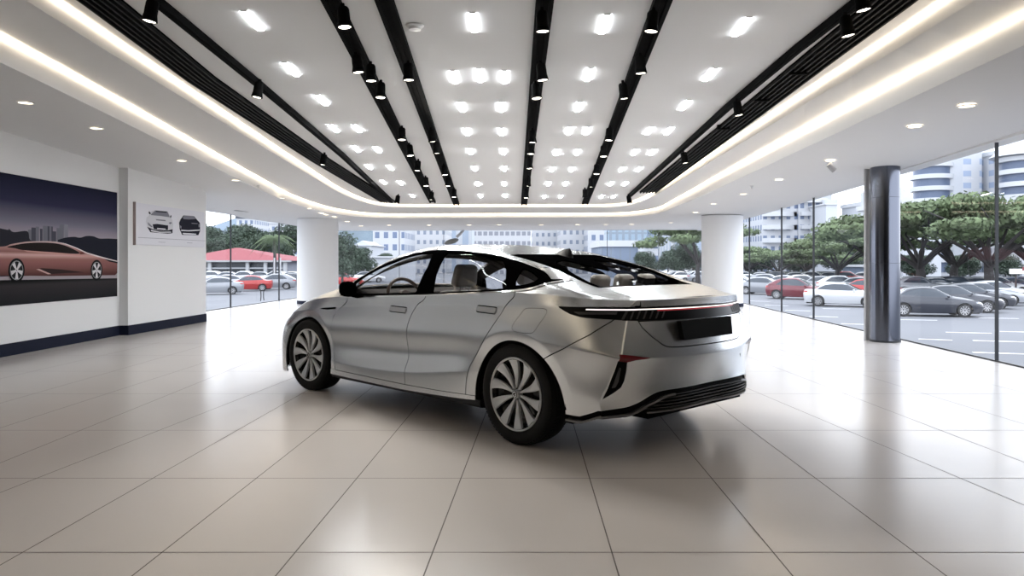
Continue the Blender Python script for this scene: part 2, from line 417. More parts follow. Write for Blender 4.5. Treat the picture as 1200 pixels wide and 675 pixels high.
hood = AND(sd([(3.62,-.1),(3.61,.3),(3.53,.50),(3.32,.62),(2.92,.70),(2.55,.735),(2.61,.45),(2.64,-.1)], 'xy'), lambda V: .70-V[:, 2])
headl = AND(sd([(3.25,.74),(3.30,.68),(3.45,.66),(3.9,.63),(3.9,.69),(3.45,.73)], 'xz'), lambda V: 3.0-V[:, 0])
frontb = sd([(3.22,.60),(3.25,.735),(4,.735),(4,0),(3.0,0),(3.1,.45)], 'xz')
vent = AND(sd([(.797,.635),(.735,.622),(.730,.572),(.734,.509),(.748,.465),(.787,.429),(.837,.393),(.822,.45),(.815,.511),(.803,.591)], 'yz'), lambda V: V[:, 0]+.60)
refl = AND(sd([(.787,.676),(.714,.666),(.57,.642),(.60,.638),(.682,.633),(.737,.623),(.795,.634)], 'yz'), lambda V: V[:, 0]+.66)
zedge = lambda V: np.interp(np.abs(V[:, 1]), [0,.30,.45,.50,.545,.587,.62,.658,.70,.732,.849,.875], [.441,.439,.437,.434,.426,.408,.388,.364,.345,.338,.322,.272])
ztrim = lambda V: np.interp(np.abs(V[:, 1]), [0,.418,.46,.506,.59,.649,.680,.708,.76,.847,.868], [.412,.406,.402,.392,.353,.316,.298,.290,.287,.282,.237])
zlow = lambda V: np.maximum(np.where(np.abs(V[:, 1]) < .63, .298+.012*(1-np.abs(V[:, 1])/.63), 0), np.where(np.abs(V[:, 1]) > .60, ztrim(V)-.011, 0))
tailq = lambda V: V[:, 0]+.385
diff = AND(lambda V: V[:, 2]-zedge(V), tailq)
plate_hole = sd(rnd([(-.31,.735),(.31,.735),(.31,.865),(-.31,.865)], .012), 'yz')
rocker_strip = AND(lambda V: V[:, 2]-np.interp(V[:, 0], [.45, .49, .8, 1.235, 1.8, 2.36, 2.5], [.280, .280, .27, .262, .262, .258, .258]), sd([(2.50,0),(2.50,.5),(.35,.5),(.35,0)], 'xz'))
fuel = sd(rnd([(.006,.80),(-.035,.770),(-.205,.772),(-.295,.918),(-.262,.936),(-.085,.930)], .03), 'xz')
qcut = AND(NOT(GROW(P_rd, g)), NOT(GROW(P_fd, g)), NOT(GROW(lamp, .002)), NOT(GROW(AND(bump, behind_all := (lambda V: V[:, 0]+.03)), g)),
           NOT(GROW(lidregion, g)), NOT(GROW(AND(rearglass), .001)), NOT(windsh), NOT(arches), NOT(GROW(P_win, .000)), NOT(GROW(rocker_strip, g)), NOT(GROW(fuel, .0028)))
front_of = lambda V: V[:, 0]-np.interp(V[:, 2], [.25, .373, .51, .626, .745, .811, .87, .93, .96, 1.4], [2.36, 2.41, 2.455, 2.473, 2.45, 2.39, 2.29, 2.30, 2.44, 2.44])  # negative behind the fender line
handles = [sd(rnd([(x0, z0-.0185), (x1, z1-.0185), (x1, z1+.0185), (x0, z0+.0185)], .018, 8), 'xz') for x0, z0, x1, z1 in ((1.335,.846,1.575,.850), (.205,.899,.430,.904))]
winF = sd(rnd([(2.30,.948),(2.08,.956),(1.67,.972),(1.235,.989),(1.195,1.20),(1.225,1.318),(1.42,1.311),(1.60,1.288),(1.96,1.193),(2.22,1.095)], .02), 'xz')
winB = sd(rnd([(1.01,.998),(.80,1.012),(.45,1.032),(.14,1.053),(.27,1.18),(.395,1.256),(.55,1.283),(.78,1.307),(1.06,1.320),(1.05,1.15)], .025), 'xz')
winQ = sd(rnd([(.085,1.075),(-.02,1.086),(-.062,1.103),(-.075,1.118),(-.045,1.137),(.05,1.172),(.155,1.200)], .022), 'xz')
bodyparts = []
for side in 'LR':
    # front fender
    f = panel('front_fender', both, AND(NOT(GROW(front_of, g)), NOT(GROW(hood, g)), NOT(windsh), NOT(arches), NOT(GROW(headl, .001)), NOT(GROW(frontb, g)), NOT(GROW(P_win, 0))), M_paint, car, side=side)
    fv = sd(rnd([(2.725,.795),(2.67,.806),(2.46,.823),(2.455,.806),(2.60,.793)], .012), 'xz')
    panel('fender_vent', LOW, AND(fv, onside), M_black, f, off=.003, side=side, skirt=.003)
    for nm, P, hd in (('front_door', P_fd, handles[0]), ('rear_door', P_rd, handles[1])):
        d = panel(nm, both, AND(GROW(P, -g), NOT(P_win), NOT(arches), onside, NOT(GROW(hd, .008)), NOT(windsh)), M_paint, car, side=side)
        panel('handle_recess', LOW, AND(GROW(hd, .009), onside), M_black, d, off=-.012, side=side, skirt=0)
        panel('door_handle', LOW, AND(hd, onside), M_handle, d, off=.006, side=side, skirt=.02)
    q = panel('quarter_panel', both, AND(front_of, qcut), M_paint, car, side=side)
    panel('charging_flap', LOW, AND(fuel, onside), M_paint, q, side=side, skirt=.006)
    panel('rocker_panel', LOW, AND(rocker_strip, NOT(arches), onside), M_paint, car, side=side, off=.004)
    # black window surround with its panes
    wf = panel('window_frame', UP, AND(P_win, NOT(OR(winF, winB, winQ))), M_black, car, off=.001, side=side, skirt=.014)
    for w in (winF, winB, winQ): panel('side_window', UP, AND(GROW(w, .004), side_only), M_carglass, wf, off=-.006, side=side, skirt=0)
    up_edge = AND(GROW(P_dlo, .0115), NOT(GROW(P_dlo, -.001)), side_only, lambda V: .60-V[:, 1])
    panel('chrome_strip', both, up_edge, M_chrome, wf, off=.0045, side=side, skirt=.006)
    panel('headlamp', LOW, AND(headl, onside), M_lampblack, car, off=-.003, side=side)
# centre panels made of both halves
panel('hood', UP, GROW(hood, -g), M_paint, car, side='B')
panel('windscreen', UP, GROW(windsh, -.002), M_tint, car, side='B', off=-.002, skirt=.004)
roof = panel('roof', UP, AND(inI, high, sd([(1.55,-.2),(1.55,.7),(.44,.7),(.44,-.2)], 'xy'), NOT(windsh), NOT(glassR), lambda V: -1-V[:, 0]), M_paint, car, side='B')
clear = sd(rnd([(.235,.16),(.172,.335),(-.12,.478),(-.30,.504),(-.425,.514),(-.425,-.04),(-.12,-.04),(.02,.08)], .03, 5), 'xy')
rg = panel('rear_window_surround', UP, AND(GROW(rearglass, -.001), NOT(clear)), M_black, car, side='B', off=.001)
panel('rear_window', UP, AND(rearglass, GROW(clear, .004)), M_tint, rg, side='L', off=-.004, skirt=0)
panel('rear_window', UP, AND(rearglass, GROW(clear, .004)), M_fardark, rg, side='R', off=-.004, skirt=0)  # far half darkened to stand in for the dark cabin side beyond
lid = panel('boot_lid', both, OR(AND(GROW(lidregion, -g), lambda V: .9565-V[:, 2]), AND(GROW(lid_rear, -g), lambda V: V[:, 2]-.866)), M_paint, car, side='B')
pv = [(-.945,.375,.866),(-.945,-.235,.867),(-.945,-.255,.743),(-.945,.330,.742)]
MB().add([(x-.012, y, z) for x, y, z in pv]+[(x+.02, y, z) for x, y, z in pv], [(0,1,2,3),(4,7,6,5),(0,4,5,1),(1,5,6,2),(2,6,7,3),(3,7,4,0)]).obj('number_plate', M_plate, lid)
fb = panel('front_bumper', both, AND(GROW(frontb, -g), NOT(arches), NOT(headl), NOT(hood)), M_paint, car, side='B')
bp = panel('rear_bumper', LOW, AND(GROW(AND(bump, lambda V: V[:, 0]+.03), -g), NOT(GROW(lamp, .002)), NOT(GROW(lid_rear, g)), NOT(arches), NOT(vent), NOT(refl), NOT(diff)), M_paint, car, side='B')
for side in 'LR':
    v = panel('bumper_vent', LOW, GROW(vent, .002), M_grille, bp, off=-.014, side=side, skirt=0)
    panel('vent_blade', LOW, AND(sd([(.775,.59),(.762,.585),(.763,.50),(.775,.465),(.795,.460),(.788,.50)], 'yz'), lambda V: V[:, 0]+.6), M_lampgrey, v, off=-.008, side=side, skirt=.003)
    panel('reflector', LOW, refl, M_redlens, bp, off=-.001, side=side, skirt=.004)
    panel('parking_sensor', LOW, AND(disc((.444,.577), .013, 'yz'), lambda V: V[:, 0]+.6), M_paint, bp, off=.002, side=side, skirt=.003)
# full width tail lamp
tl = panel('tail_lamp', LOW, GROW(lamp, -.001), M_lampblack, car, side='B', off=-.004)
strip = AND(lamp, lambda V: .9375-V[:, 2], lambda V: V[:, 0]+.56, lambda V: V[:, 2]-.9440)
panel('light_strip', LOW, strip, M_ledwhite, tl, side='B', off=.001, skirt=.002)
panel('red_strip', LOW, AND(lamp, lambda V: .928-V[:, 2], lambda V: V[:, 2]-.9365, lambda V: V[:, 0]+.84), M_ledred, tl, side='B', off=.0, skirt=.001)
for side in 'LR':
    for k in range(7):
        y0 = .70-.045*k
        panel('lamp_fin', LOW, AND(sd([(y0,.882),(y0+.012,.882),(y0-.022,.932),(y0-.034,.932)], 'yz'), lambda V: V[:, 0]+.70), M_lampgrey, tl, side=side, off=.0, skirt=.002)
    panel('lamp_blade', LOW, AND(sd([(-.48,.925),(-.72,.928),(-.72,.912),(-.52,.910)], 'xz')), M_lampgrey, tl, side=side, off=-.001, skirt=.002)
# rear diffuser
df = panel('diffuser', LOW, AND(diff, NOT(arches), lambda V: zlow(V)-V[:, 2]), M_grille, car, side='B', off=-.022, skirt=0)
panel('diffuser_trim', LOW, AND(lambda V: V[:, 2]-ztrim(V)-.006, lambda V: ztrim(V)-.009-V[:, 2], lambda V: V[:, 0]+.385, NOT(arches), lambda V: .40-np.abs(V[:, 1])), M_greytrim, df, side='B', off=.004, skirt=.026)
panel('diffuser_trim', LOW, AND(lambda V: V[:, 2]-ztrim(V)-.004, lambda V: ztrim(V)-.006-V[:, 2], lambda V: V[:, 0]+.385, lambda V: np.abs(V[:, 1])-.405), M_satin, df, side='B', off=.003, skirt=.024)
panel('diffuser_lip', LOW, AND(lambda V: np.abs(V[:, 1])-.655, lambda V: zlow(V)-V[:, 2]-.000, lambda V: V[:, 2]-zlow(V)-.010, tailq), M_greytrim, df, side='B', off=.006, skirt=.03)
for z in (.388, .366, .344, .324):
    panel('grille_slat', LOW, AND(lambda V: V[:, 2]-z-.006, lambda V: z-.004-V[:, 2], lambda V: V[:, 2]-ztrim(V)+.014, lambda V: np.abs(V[:, 1])-.66, tailq), M_satin, df, side='B', off=-.004, skirt=.018)

# dark inner shell so that the shut lines read dark
skip = OR(GROW(arches, -.004), lambda V: V[:, 2]-.19)
ish = panel('inner_shell', LOW, AND(NOT(arches), lambda V: np.where(V[:, 0] < -.3, .335, .20)-V[:, 2]), M_dark, car, side='B', off=-.03, skirt=0)
headr = panel('headliner', UP, AND(NOT(GROW(P_win, -.030)), NOT(GROW(windsh, -.02)), NOT(GROW(AND(rearglass, clear), .01)), lambda V: V[:, 0]-2.62, lambda V: -.43-V[:, 0]), M_liner, car, side='B', off=-.050, skirt=0)
panel('hood_inner', UP, AND(lambda V: 2.58-V[:, 0]), M_dark, car, side='B', off=-.03, skirt=0)
panel('boot_inner', UP, AND(lambda V: V[:, 0]+.42), M_dark, car, side='B', off=-.02, skirt=0)
# underbody, side skirts
mb = MB(); mb.box(-.35, 3.3, -.72, .72, .17, .24); mb.obj('underbody', M_dark, car)
mb = MB(); mb.box(-.84, -.42, -.56, .56, .255, .33); mb.obj('rear_undertray', M_dark, car)
mb = MB(); mb.box(3.3, 3.58, -.55, .55, .14, .22); mb.obj('front_undertray', M_dark, car)
for s in (1, -1):
    prof = [(.895,.235),(.900,.205),(.885,.180),(.84,.175),(.80,.20),(.80,.25)]
    V = []; F = []
    xs = np.linspace(2.49, .38, 12)
    for x in xs: V += [(x, s*y, z+np.interp(x, [.4, .7, 2.4], [.012, .01, -.004])) for y, z in prof]
    for i in range(len(xs)-1):
        for j in range(6): F.append((6*i+j, 6*i+(j+1) % 6, 6*i+6+(j+1) % 6, 6*i+6+j))
    F += [tuple(range(6)), tuple(range(len(V)-6, len(V)))]
    MB().add(V, F).obj('side_skirt', M_satin, car)
    # wheel arch liners
    for c in (ARC_R, ARC_F):
        V = []; F = []; n = 40; a0 = .02; AR_ = AR if c is ARC_R else ARF; a1 = math.pi-.02
        for i in range(n+1):
            a = a0+(a1-a0)*i/n
            V += [(c[0]+(AR_+.004)*math.cos(a), s*.895, c[1]+(AR_+.004)*math.sin(a)), (c[0]+(AR_+.01)*math.cos(a), s*.52, c[1]+(AR_+.01)*math.sin(a)), (c[0], s*.52, c[1])]
            if i: b = 3*i; F += [(b-3, b, b+1, b-2), (b-2, b+1, b+2)]
        MB().add(V, F).obj('arch_liner', M_dark, car, smooth=True)

# ---- wheels (local: axis along +y outward, x forward, z up; origin at hub)
TR, RR = .3434, .247
def make_wheel():
    w = empty('wheel')
    My = Matrix.Rotation(R(-90), 4, 'X')            # lathe axis z -> +y
    prof = [(RR+.002,-.205),(RR+.02,-.213),(.300,-.222),(.322,-.214),(.336,-.200),(.3425,-.180),(TR,-.150),(TR,-.070),(.3425,-.040),(.336,-.018),(.325,-.006),(.305,.001),(.285,.001),(RR+.015,-.006),(RR+.002,-.014)]
    mb = MB(); mb.lathe(prof, 96, M=My); ty = mb.obj('tyre', M_rubber, w, smooth=True, angle=50)
    # tread blocks: one mesh on the tyre
    mb = MB()
    for k in range(72):
        a = 2*math.pi*k/72
        Mk = Matrix.Rotation(a, 4, 'Y')
        for y0, y1, sk in ((-.207, -.165, .010), (-.155, -.115, -.008), (-.105, -.062, .008), (-.055, -.012, -.010)):
            h0 = .3385 if y1 > -.02 or y0 < -.2 else TR
            V = [(sk-.0105, y0, h0-.006), (sk+.0105, y0, h0-.006), (.0105, y1, h0-.006), (-.0105, y1, h0-.006)]
            V += [(x, y, z+.0095-(.005 if (i in (2, 3) and y1 > -.02) or (i in (0, 1) and y0 < -.2) else 0)) for i, (x, y, z) in enumerate(V)]
            mb.add(V, [(0, 3, 2, 1), (4, 5, 6, 7), (0, 1, 5, 4), (1, 2, 6, 5), (2, 3, 7, 6), (3, 0, 4, 7)], M=Mk)
    mb.obj('tread', M_rubber, ty)
    # rim barrel and bright edge
    mb = MB(); mb.lathe([(RR+.004,-.205),(RR-.012,-.19),(RR-.03,-.10),(RR-.022,-.03),(RR-.010,-.014)], 80, M=My)
    rim = mb.obj('rim', M_rimblack, w, smooth=True)
    mb = MB(); mb.lathe([(RR-.010,-.020),(RR-.009,-.006),(RR-.002,-.002),(RR+.004,-.007),(RR+.003,-.02)], 96, M=My); mb.obj('rim_edge', M_rim, rim, smooth=True)
    # black backing dish and brake disc
    mb = MB(); mb.lathe([(0,-.075),(.17,-.085),(RR-.03,-.055)], 48, M=My); mb.obj('wheel_cover', M_rimblack, rim, smooth=True)
    # ten machined blades, pinwheel
    for k in range(10):
        a = 2*math.pi*k/10+.06
        V = []; F = []
        n = 9
        for i in range(n):
            t = i/(n-1); r = .040+(RR-.012-.040)*t
            wd = .008+.033*t**1.35
            sweep = -.05*math.sin(t*math.pi*.9)+.06*t
            yy = -.022+.014*t-.010*math.sin(math.pi*t)
            for u, dy in ((-1, -.004), (-.15, .003), (1, -.001), (1, -.022), (-1, -.022)):
                ang = a+sweep+u*wd/max(r, .05)*.95
                V.append((r*math.sin(ang), yy+dy, r*math.cos(ang)))
        for i in range(n-1):
            for j in range(5): F.append((5*i+j, 5*i+(j+1) % 5, 5*i+5+(j+1) % 5, 5*i+5+j))
        F += [(0, 1, 2, 3, 4), tuple(5*(n-1)+j for j in (4, 3, 2, 1, 0))]
        MB().add(V, F).obj('spoke', M_rim, w, smooth=True, angle=25)
    mb = MB(); mb.lathe([(0,-.004),(.020,-.005),(.029,-.009),(.032,-.018),(.034,-.05)], 32, M=My); hc = mb.obj('hub_cap', M_rim, w, smooth=True)
    # small round emblem: dark ring with a bright angular mark
    mb = MB(); mb.lathe([(.0215,-.0035),(.0235,-.0030),(.0255,-.0055)], 32, M=My); mb.obj('emblem_ring', M_rimblack, hc, smooth=True)
    mb = MB()
    for P in ([(-.014,.010),(-.004,.012),(.006,.002),(.013,.006),(.010,-.004),(.003,-.006),(-.006,.004)], [(-.012,-.004),(-.004,-.013),(.006,-.013),(-.002,-.006)]):
        mb.prism(P, -.0045, -.0022, 'y')
    mb.obj('emblem_mark', M_rimblack, hc)
    return w
wheel = make_wheel()
wheels = [wheel]+[copy_tree(wheel) for _ in range(3)]
for o, (x, s, st, roll) in zip(wheels, ((0, 1, 0, 0), (2.905, 1, 5, 8), (0, -1, 0, 20), (2.905, -1, 5, 0))):
    o.parent = car; o.location = (x, s*.922, TR+.0005)
    o.rotation_euler = (0, R(roll), R(st)+(0 if s > 0 else math.pi)); 

# ---- door mirror
def mirror(s):
    mb = MB(); V = []; F = []
    # housing: lofted rounded sections along y (outwards)
    for y, sc in ((.895,.5),(.905,.8),(.93,1.0),(.97,1.05),(1.01,1.0),(1.035,.80),(1.045,.45)):
        c = (2.065, .998+.010*(y-.9)/.2)
        for k in range(16):
            a = 2*math.pi*k/16
            dx = .062*math.cos(a)*sc; dz = .066*math.copysign(abs(math.sin(a))**.8, math.sin(a))*sc
            if dx < 0: dx *= .55
            V.append((c[0]+dx, s*y, c[1]+dz))
    n = 16
    for i in range(6): F += [(i*n+k, i*n+(k+1) % n, (i+1)*n+(k+1) % n, (i+1)*n+k) for k in range(n)]
    F += [tuple(range(n)), tuple(range(6*n, 7*n))]
    mb.add(V, F); h = mb.obj('door_mirror', M_black, car, smooth=True, angle=60)
    mb = MB(); V = [(2.060, s*.915, .955), (2.060, s*1.022, .965), (2.060, s*1.025, 1.045), (2.060, s*.918, 1.055)]
    V += [(x-.004, y, z) for x, y, z in V]; mb.add(V, [(0,1,2,3),(4,7,6,5),(0,4,5,1),(1,5,6,2),(2,6,7,3),(3,7,4,0)])
    mb.obj('mirror_glass', M_black, h)
    mb = MB(); mb.box(2.05, 2.12, min(s*.85, s*.90), max(s*.85, s*.90), .925, .96); mb.tube([(2.085, s*.86, .935), (2.085, s*.93, .955)], .020, 8); mb.obj('mirror_foot', M_black, h, smooth=True)
mirror(1); mirror(-1)

# ---- shark fin
V = []; F = []
for i, (x, hw, z0, z1) in enumerate(((.50,.006,1.300,1.308),(.46,.026,1.298,1.320),(.42,.032,1.29,1.333),(.38,.034,1.28,1.343),(.33,.032,1.27,1.349),(.315,.026,1.265,1.335),(.30,.018,1.26,1.300))):
    V += [(x, -hw, z0-.01), (x, -hw*.45, (z0+z1)/2), (x, 0, z1), (x, hw*.45, (z0+z1)/2), (x, hw, z0-.01)]
    if i: b = 5*i; F += [(b-5+j, b-4+j, b+1+j, b+j) for j in range(4)]
F += [(0, 1, 2, 3, 4), tuple(30+j for j in range(5))]
MB().add(V, F).obj('antenna_fin', M_satin, car, smooth=True, angle=50)

# ---- interior
def rounded(mb_name, boxes, m, parent, bev=.03):
    mb = MB()
    for b in boxes: mb.box(*b)
    return mb.obj(mb_name, m, parent, bevel=bev, seg=3)
mb = MB(); mb.box(-.42, 2.35, -.78, .78, .24, .30); mb.obj('cabin_floor', M_liner, car)
for s in (1, -1):
    mb = MB(); mb.box(-.1, 2.35, min(s*.80, s*.845), max(s*.80, s*.845), .28, .915); mb.obj('door_card', M_liner, car)
mb = MB(); mb.prism([(2.62,.60),(2.62,.97),(2.30,.985),(2.08,.955),(2.02,.90),(2.05,.80),(2.20,.60)], -.76, .76, 'y'); mb.obj('dashboard', M_liner, car, bevel=.02)
mb = MB(); mb.box(-.44, -.02, -.70, .70, .93, .955); mb.obj('parcel_shelf', M_liner, car)
def seat(y, x):
    s = empty('front_seat'); s.parent = car; s.location = (x, y, 0)
    mb = MB(); mb.box(-.28, .26, -.25, .25, .36, .50); mb.obj('seat_cushion', M_seat, s, bevel=.05, seg=4)
    mb = MB(); mb.add(*frame_back()); mb.obj('backrest', M_seat, s, bevel=.05, seg=4)
    mb = MB(); mb.box(-.005, .085, -.125, .125, -.095, .095, M=Matrix.Translation((-.505, 0, 1.115)) @ Matrix.Rotation(R(-14), 4, 'Y'))
    for v in range(len(mb.v)):
        x_, y_, z_ = mb.v[v]; mb.v[v] = (x_, y_*(1 if z_ < 1.11 else .84), z_)
    mb.obj('headrest', M_seat, s, bevel=.035, seg=4)
    mb = MB()
    for yy in (-.05, .05): mb.tube([(-.43, yy, .93), (-.475, yy, 1.05)], .007, 8)
    mb.obj('headrest_post', M_chrome, s, smooth=True)
def frame_back():
    V = []
    for x, w_, z in ((-.24,.25,.42),(-.50,.23,1.0)):
        for dx, sy in ((0, -1), (0, 1), (.14, 1), (.14, -1)): V.append((x+dx-.0*z, sy*w_, z))
    return V, [(0,1,2,3),(7,6,5,4),(0,4,5,1),(1,5,6,2),(2,6,7,3),(3,7,4,0)]
seat(.38, 1.64); seat(-.38, 1.64)
rs = MB(); rs.box(-.02, .58, -.62, .62, .34, .50); rs.obj('rear_bench', M_seat, car, bevel=.05, seg=4)
mb = MB()
V = [(.10,-.62,.42),(.10,.62,.42),(.25,.62,.42),(.25,-.62,.42),(-.16,-.60,.985),(-.16,.60,.985),(-.04,.60,.985),(-.04,-.60,.985)]
mb.add(V, [(0,1,2,3),(7,6,5,4),(0,4,5,1),(1,5,6,2),(2,6,7,3),(3,7,4,0)]); mb.obj('rear_backrest', M_seat, car, bevel=.04, seg=4)
for y in (.27, .0, -.27):
    mb = MB(); mb.box(-.045, .045, -.085, .085, -.10, .095, M=Matrix.Translation((-.20, y, 1.055)) @ Matrix.Rotation(R(-12), 4, 'Y'))
    mb.obj('rear_headrest', M_seat, car, bevel=.035, seg=4)
# steering wheel
mb = MB(); Ms = Matrix.Translation((2.06, .37, .915)) @ Matrix.Rotation(R(-68), 4, 'Y')
P = [(.180*math.cos(a), .185*math.sin(a), 0) for a in np.linspace(0, 2*math.pi, 33)]
mb.tube(P, .017, 8, M=Ms, cap=False); mb.box(-.18, .02, -.02, .02, -.01, .01, M=Ms); mb.box(-.03, .03, -.18, .18, -.01, .01, M=Ms)
mb.lathe([(0, .02), (.06, .015), (.075, -.02)], 20, M=Ms); mb.obj('steering_wheel', M_steer, car, smooth=True, angle=60)
# ================================================================ THE ROOM  (x right, y into the room, z up; metres)
FPX, HZ = 860.0, 307.0
def fl(u, v, z=0.0):                                # a point of a horizontal plane seen from the camera's place
    Y = FPX*(CAM_H-z)/(v-HZ); return ((u-600)/FPX*Y, Y)
M_floor = mat('polished beige tile', (.70, .655, .62), .22, 0, .0, noise=(.6, .03))
M_grout = mat('brown grout', (.10, .08, .07), .6)
M_wall = mat('white wall paint', (.80, .80, .80), .7)
M_ceil = mat('white ceiling paint', (.80, .80, .80), .8)
M_navy = mat('dark navy baseboard', (.008, .011, .026), .6, spec=.15)
M_edge = mat('grey edge trim', (.45, .45, .46), .5)
M_mull = mat('dark mullion', (.03, .032, .036), .4, .3)
M_glass = thin_glass('clear window glass', (.98, .985, .99), .016)
M_blackmetal = mat('black track metal', (.005, .005, .005), .8, spec=.05)
M_slat = mat('black louvre', (.012, .012, .013), .6, spec=.15)
M_trackgrey = mat('inner track channel', (.004, .004, .004), .8, spec=.05)
M_led_warm = mat('warm cove strip', (1, .9, .78), .5, emis=(1, .85, .64), es=3.2)
M_bar = mat('white light bar', (1, 1, 1), .5, emis=(.93, .97, 1), es=38)
M_down = mat('downlight lens', (1, .95, .88), .3, emis=(1, .85, .64), es=3.2)
M_spot = mat('spotlight lens', (1, .95, .88), .3, emis=(1, .93, .80), es=5)
M_white = mat('white plastic', (.75, .75, .75), .4)
M_steel = mat('dark polished steel', (.13, .14, .17), .16, 1)
M_col = mat('white column paint', (.80, .80, .80), .6)

# ---- ceiling heights: the soffit drops gently towards the back
def zs(X, Y):
    Y = min(Y, 21.0)
    zl, zr = 3.33-.04*Y, 2.93-.019*Y
    t = min(max((X+4.5)/9, 0), 1); return max(zl+(zr-zl)*t, 2.49)
def zm(Y): return 3.906-.0645*Y

# floor and grout
RXo = lambda Y: 6.0+.0713*(Y-8.6)
PLAN = [(-9.2,-6.1),(-9.2,15.3),(-7.93,15.3),(-7.26,29.42),(RXo(29.42)+.06,29.42),(RXo(-6.1)+.06,-6.1)]
mb = MB(); mb.prism(PLAN, -.12, 0); floor = tag(mb.obj('floor', M_floor), kind='structure')
mb = MB()
def groutline(p, q, w=.006):
    d = Vector((q[0]-p[0], q[1]-p[1])).normalized(); n = Vector((-d.y, d.x))*w/2
    # clipped to the room
    mb.add([(p[0]-n.x, p[1]-n.y, .0006), (q[0]-n.x, q[1]-n.y, .0006), (q[0]+n.x, q[1]+n.y, .0006), (p[0]+n.x, p[1]+n.y, .0006)], [(0, 1, 2, 3)])
lines = [((0,472.7),(80,450)), ((0,501.7),(130,460)), ((0,542.7),(93,505)), ((43.3,560.5),(186.7,504.3)), ((26.7,647.3),(278,504.3)), ((190,647.3),(372,504.3)), ((346,647.3),(465,504.3)),
         ((507,647.3),(561.7,504.3)), ((717,647.3),(674,504.3)), ((906,647.3),(787,504)), ((1072,647.3),(880,504)), ((1200,592),(990,503.3)), ((1200,541.7),(960,450)), ((1200,497),(1046,450))]
xs_near = []
for a, b in lines:
    p, q = fl(*a), fl(*b); s = (q[0]-p[0])/(q[1]-p[1])
    f_ = lambda Y: p[0]+s*(Y-p[1])
    y0, y1 = -5.9, 29.0
    groutline((f_(y0), y0), (f_(y1), y1)); xs_near.append(f_(6))
for k in range(1, 4):
    groutline((xs_near[-1]+.95*k, -5.9), (xs_near[-1]+.95*k, 29)) if xs_near[-1]+.95*k < 7 else None
    groutline((xs_near[0]-.95*k, -5.9), (xs_near[0]-.95*k, 29)) if xs_near[0]-.95*k > -8 else None
rows = [-5.0, -3.6, -2.2, -.9, .6, 2.0]+[fl(0, v)[1] for v in (647.3, 560.5, 504.3, 461.5)]
while rows[-1] < 27: rows.append(rows[-1]+1.42)
for y in rows: groutline((-7.6, y), (7.3, y), .006)
mb.obj('grout', M_grout, floor)

# ---- tray ceiling outlines: lip of the soffit, and the inner edge of the ledge
LIP = spl([(-4.35,-6),(-4.5,0),(-4.67,6.7),(-5.0,12.0),(-5.2,15.4),(-5.2,17.6),(-4.85,19.6),(-4.1,20.7),(-3.0,21.0),(0,21.0),(2.6,21.0),(3.45,20.7),(3.95,19.6),(4.0,17.6),(4.0,14.7),(3.88,9.0),(3.80,5.45),(3.72,0),(3.66,-6)], 6)
INN = spl([(-3.85,-6),(-3.88,0),(-3.93,6.2),(-3.90,11.0),(-3.86,14.0),(-3.82,16.0),(-3.60,17.7),(-3.2,18.5),(-2.4,18.7),(0,18.7),(2.2,18.7),(2.75,18.5),(3.05,17.9),(3.25,16.5),(3.36,14.4),(3.60,9.0),(3.74,5.9),(3.80,0),(3.85,-6)], 6)
OUT = [(-9.2,-6),(-9.2,0),(-9.2,6.7),(-9.2,12.0),(-9.2,15.3),(-7.7,20),(-7.45,25),(-7.26,29.4),(-5.0,29.4),(0,29.4),(5,29.4),(RXo(29.4),29.4)]+[(RXo(y_), y_) for y_ in (25,20,14.7,9.0,5.45,0,-6)]
OUT = np.array([np.array(a_)+(np.array(b_)-np.array(a_))*t_ for a_, b_ in zip(OUT[:-1], OUT[1:]) for t_ in np.arange(6)/6]+[OUT[-1]])
# keep the outer outline straight-sided
n = len(LIP)
zlip = [zs(*p) for p in LIP]
h1 = [float(np.interp(p[1], [-6, 15, 21], [.265, .24, .12])) for p in LIP]
zin1 = [zm(p[1])-float(np.interp(p[1], [-6, 6, 18.7], [.17, .17, .065])) for p in INN]
sl = lambda mbx, A, za, B, zb, mi=0: mbx.add([(*a, z) for a, z in zip(A, za)]+[(*b, z) for b, z in zip(B, zb)], [(i, i+1, n+i+1, n+i) for i in range(n-1)], mi)
mb = MB()
sl(mb, LIP, zlip, OUT, [zs(*p) for p in OUT])                       # soffit
sl(mb, LIP, zlip, LIP, [a+b for a, b in zip(zlip, h1)])             # first fascia
sl(mb, LIP, [a+b for a, b in zip(zlip, h1)], INN, zin1)             # ledge
sl(mb, INN, zin1, INN, [zm(p[1]) for p in INN])                     # second fascia
ni = len(INN); Vm = [(*p, zm(p[1])) for p in INN]
half_ = ni//2
mb.add(Vm, [(i, i+1, ni-2-i, ni-1-i) for i in range(half_)])
ceiling = tag(mb.obj('ceiling', M_ceil, smooth=False), kind='structure')
# roof slab above, so no sky light leaks in
mb = MB(); PL2 = [(x*1.02+(.12 if x > 0 else -.12), y+(.12 if y > 0 else -.12)) for x, y in PLAN]; k_ = len(PL2)
PL1 = [(x+(.05 if x > 0 else -.05)*(1 if abs(x) < 9 else 0), y+(.03 if y > 20 else 0)) for x, y in PLAN]
mb.prism(PL2, 4.45, 4.6)
for i_ in range(k_):
    j_ = (i_+1) % k_; V_ = []
    for q_ in (PL1[i_], PL1[j_], PL2[j_], PL2[i_]): V_.append((*q_, max(zs(*q_)+.0, 2.49)))
    for q_ in (PL1[i_], PL1[j_], PL2[j_], PL2[i_]): V_.append((*q_, 4.5))
    mb.add(V_, [(0,1,2,3),(0,1,5,4),(1,2,6,5),(2,3,7,6),(3,0,4,7)])
tag(mb.obj('ceiling_slab', M_ceil), kind='structure')
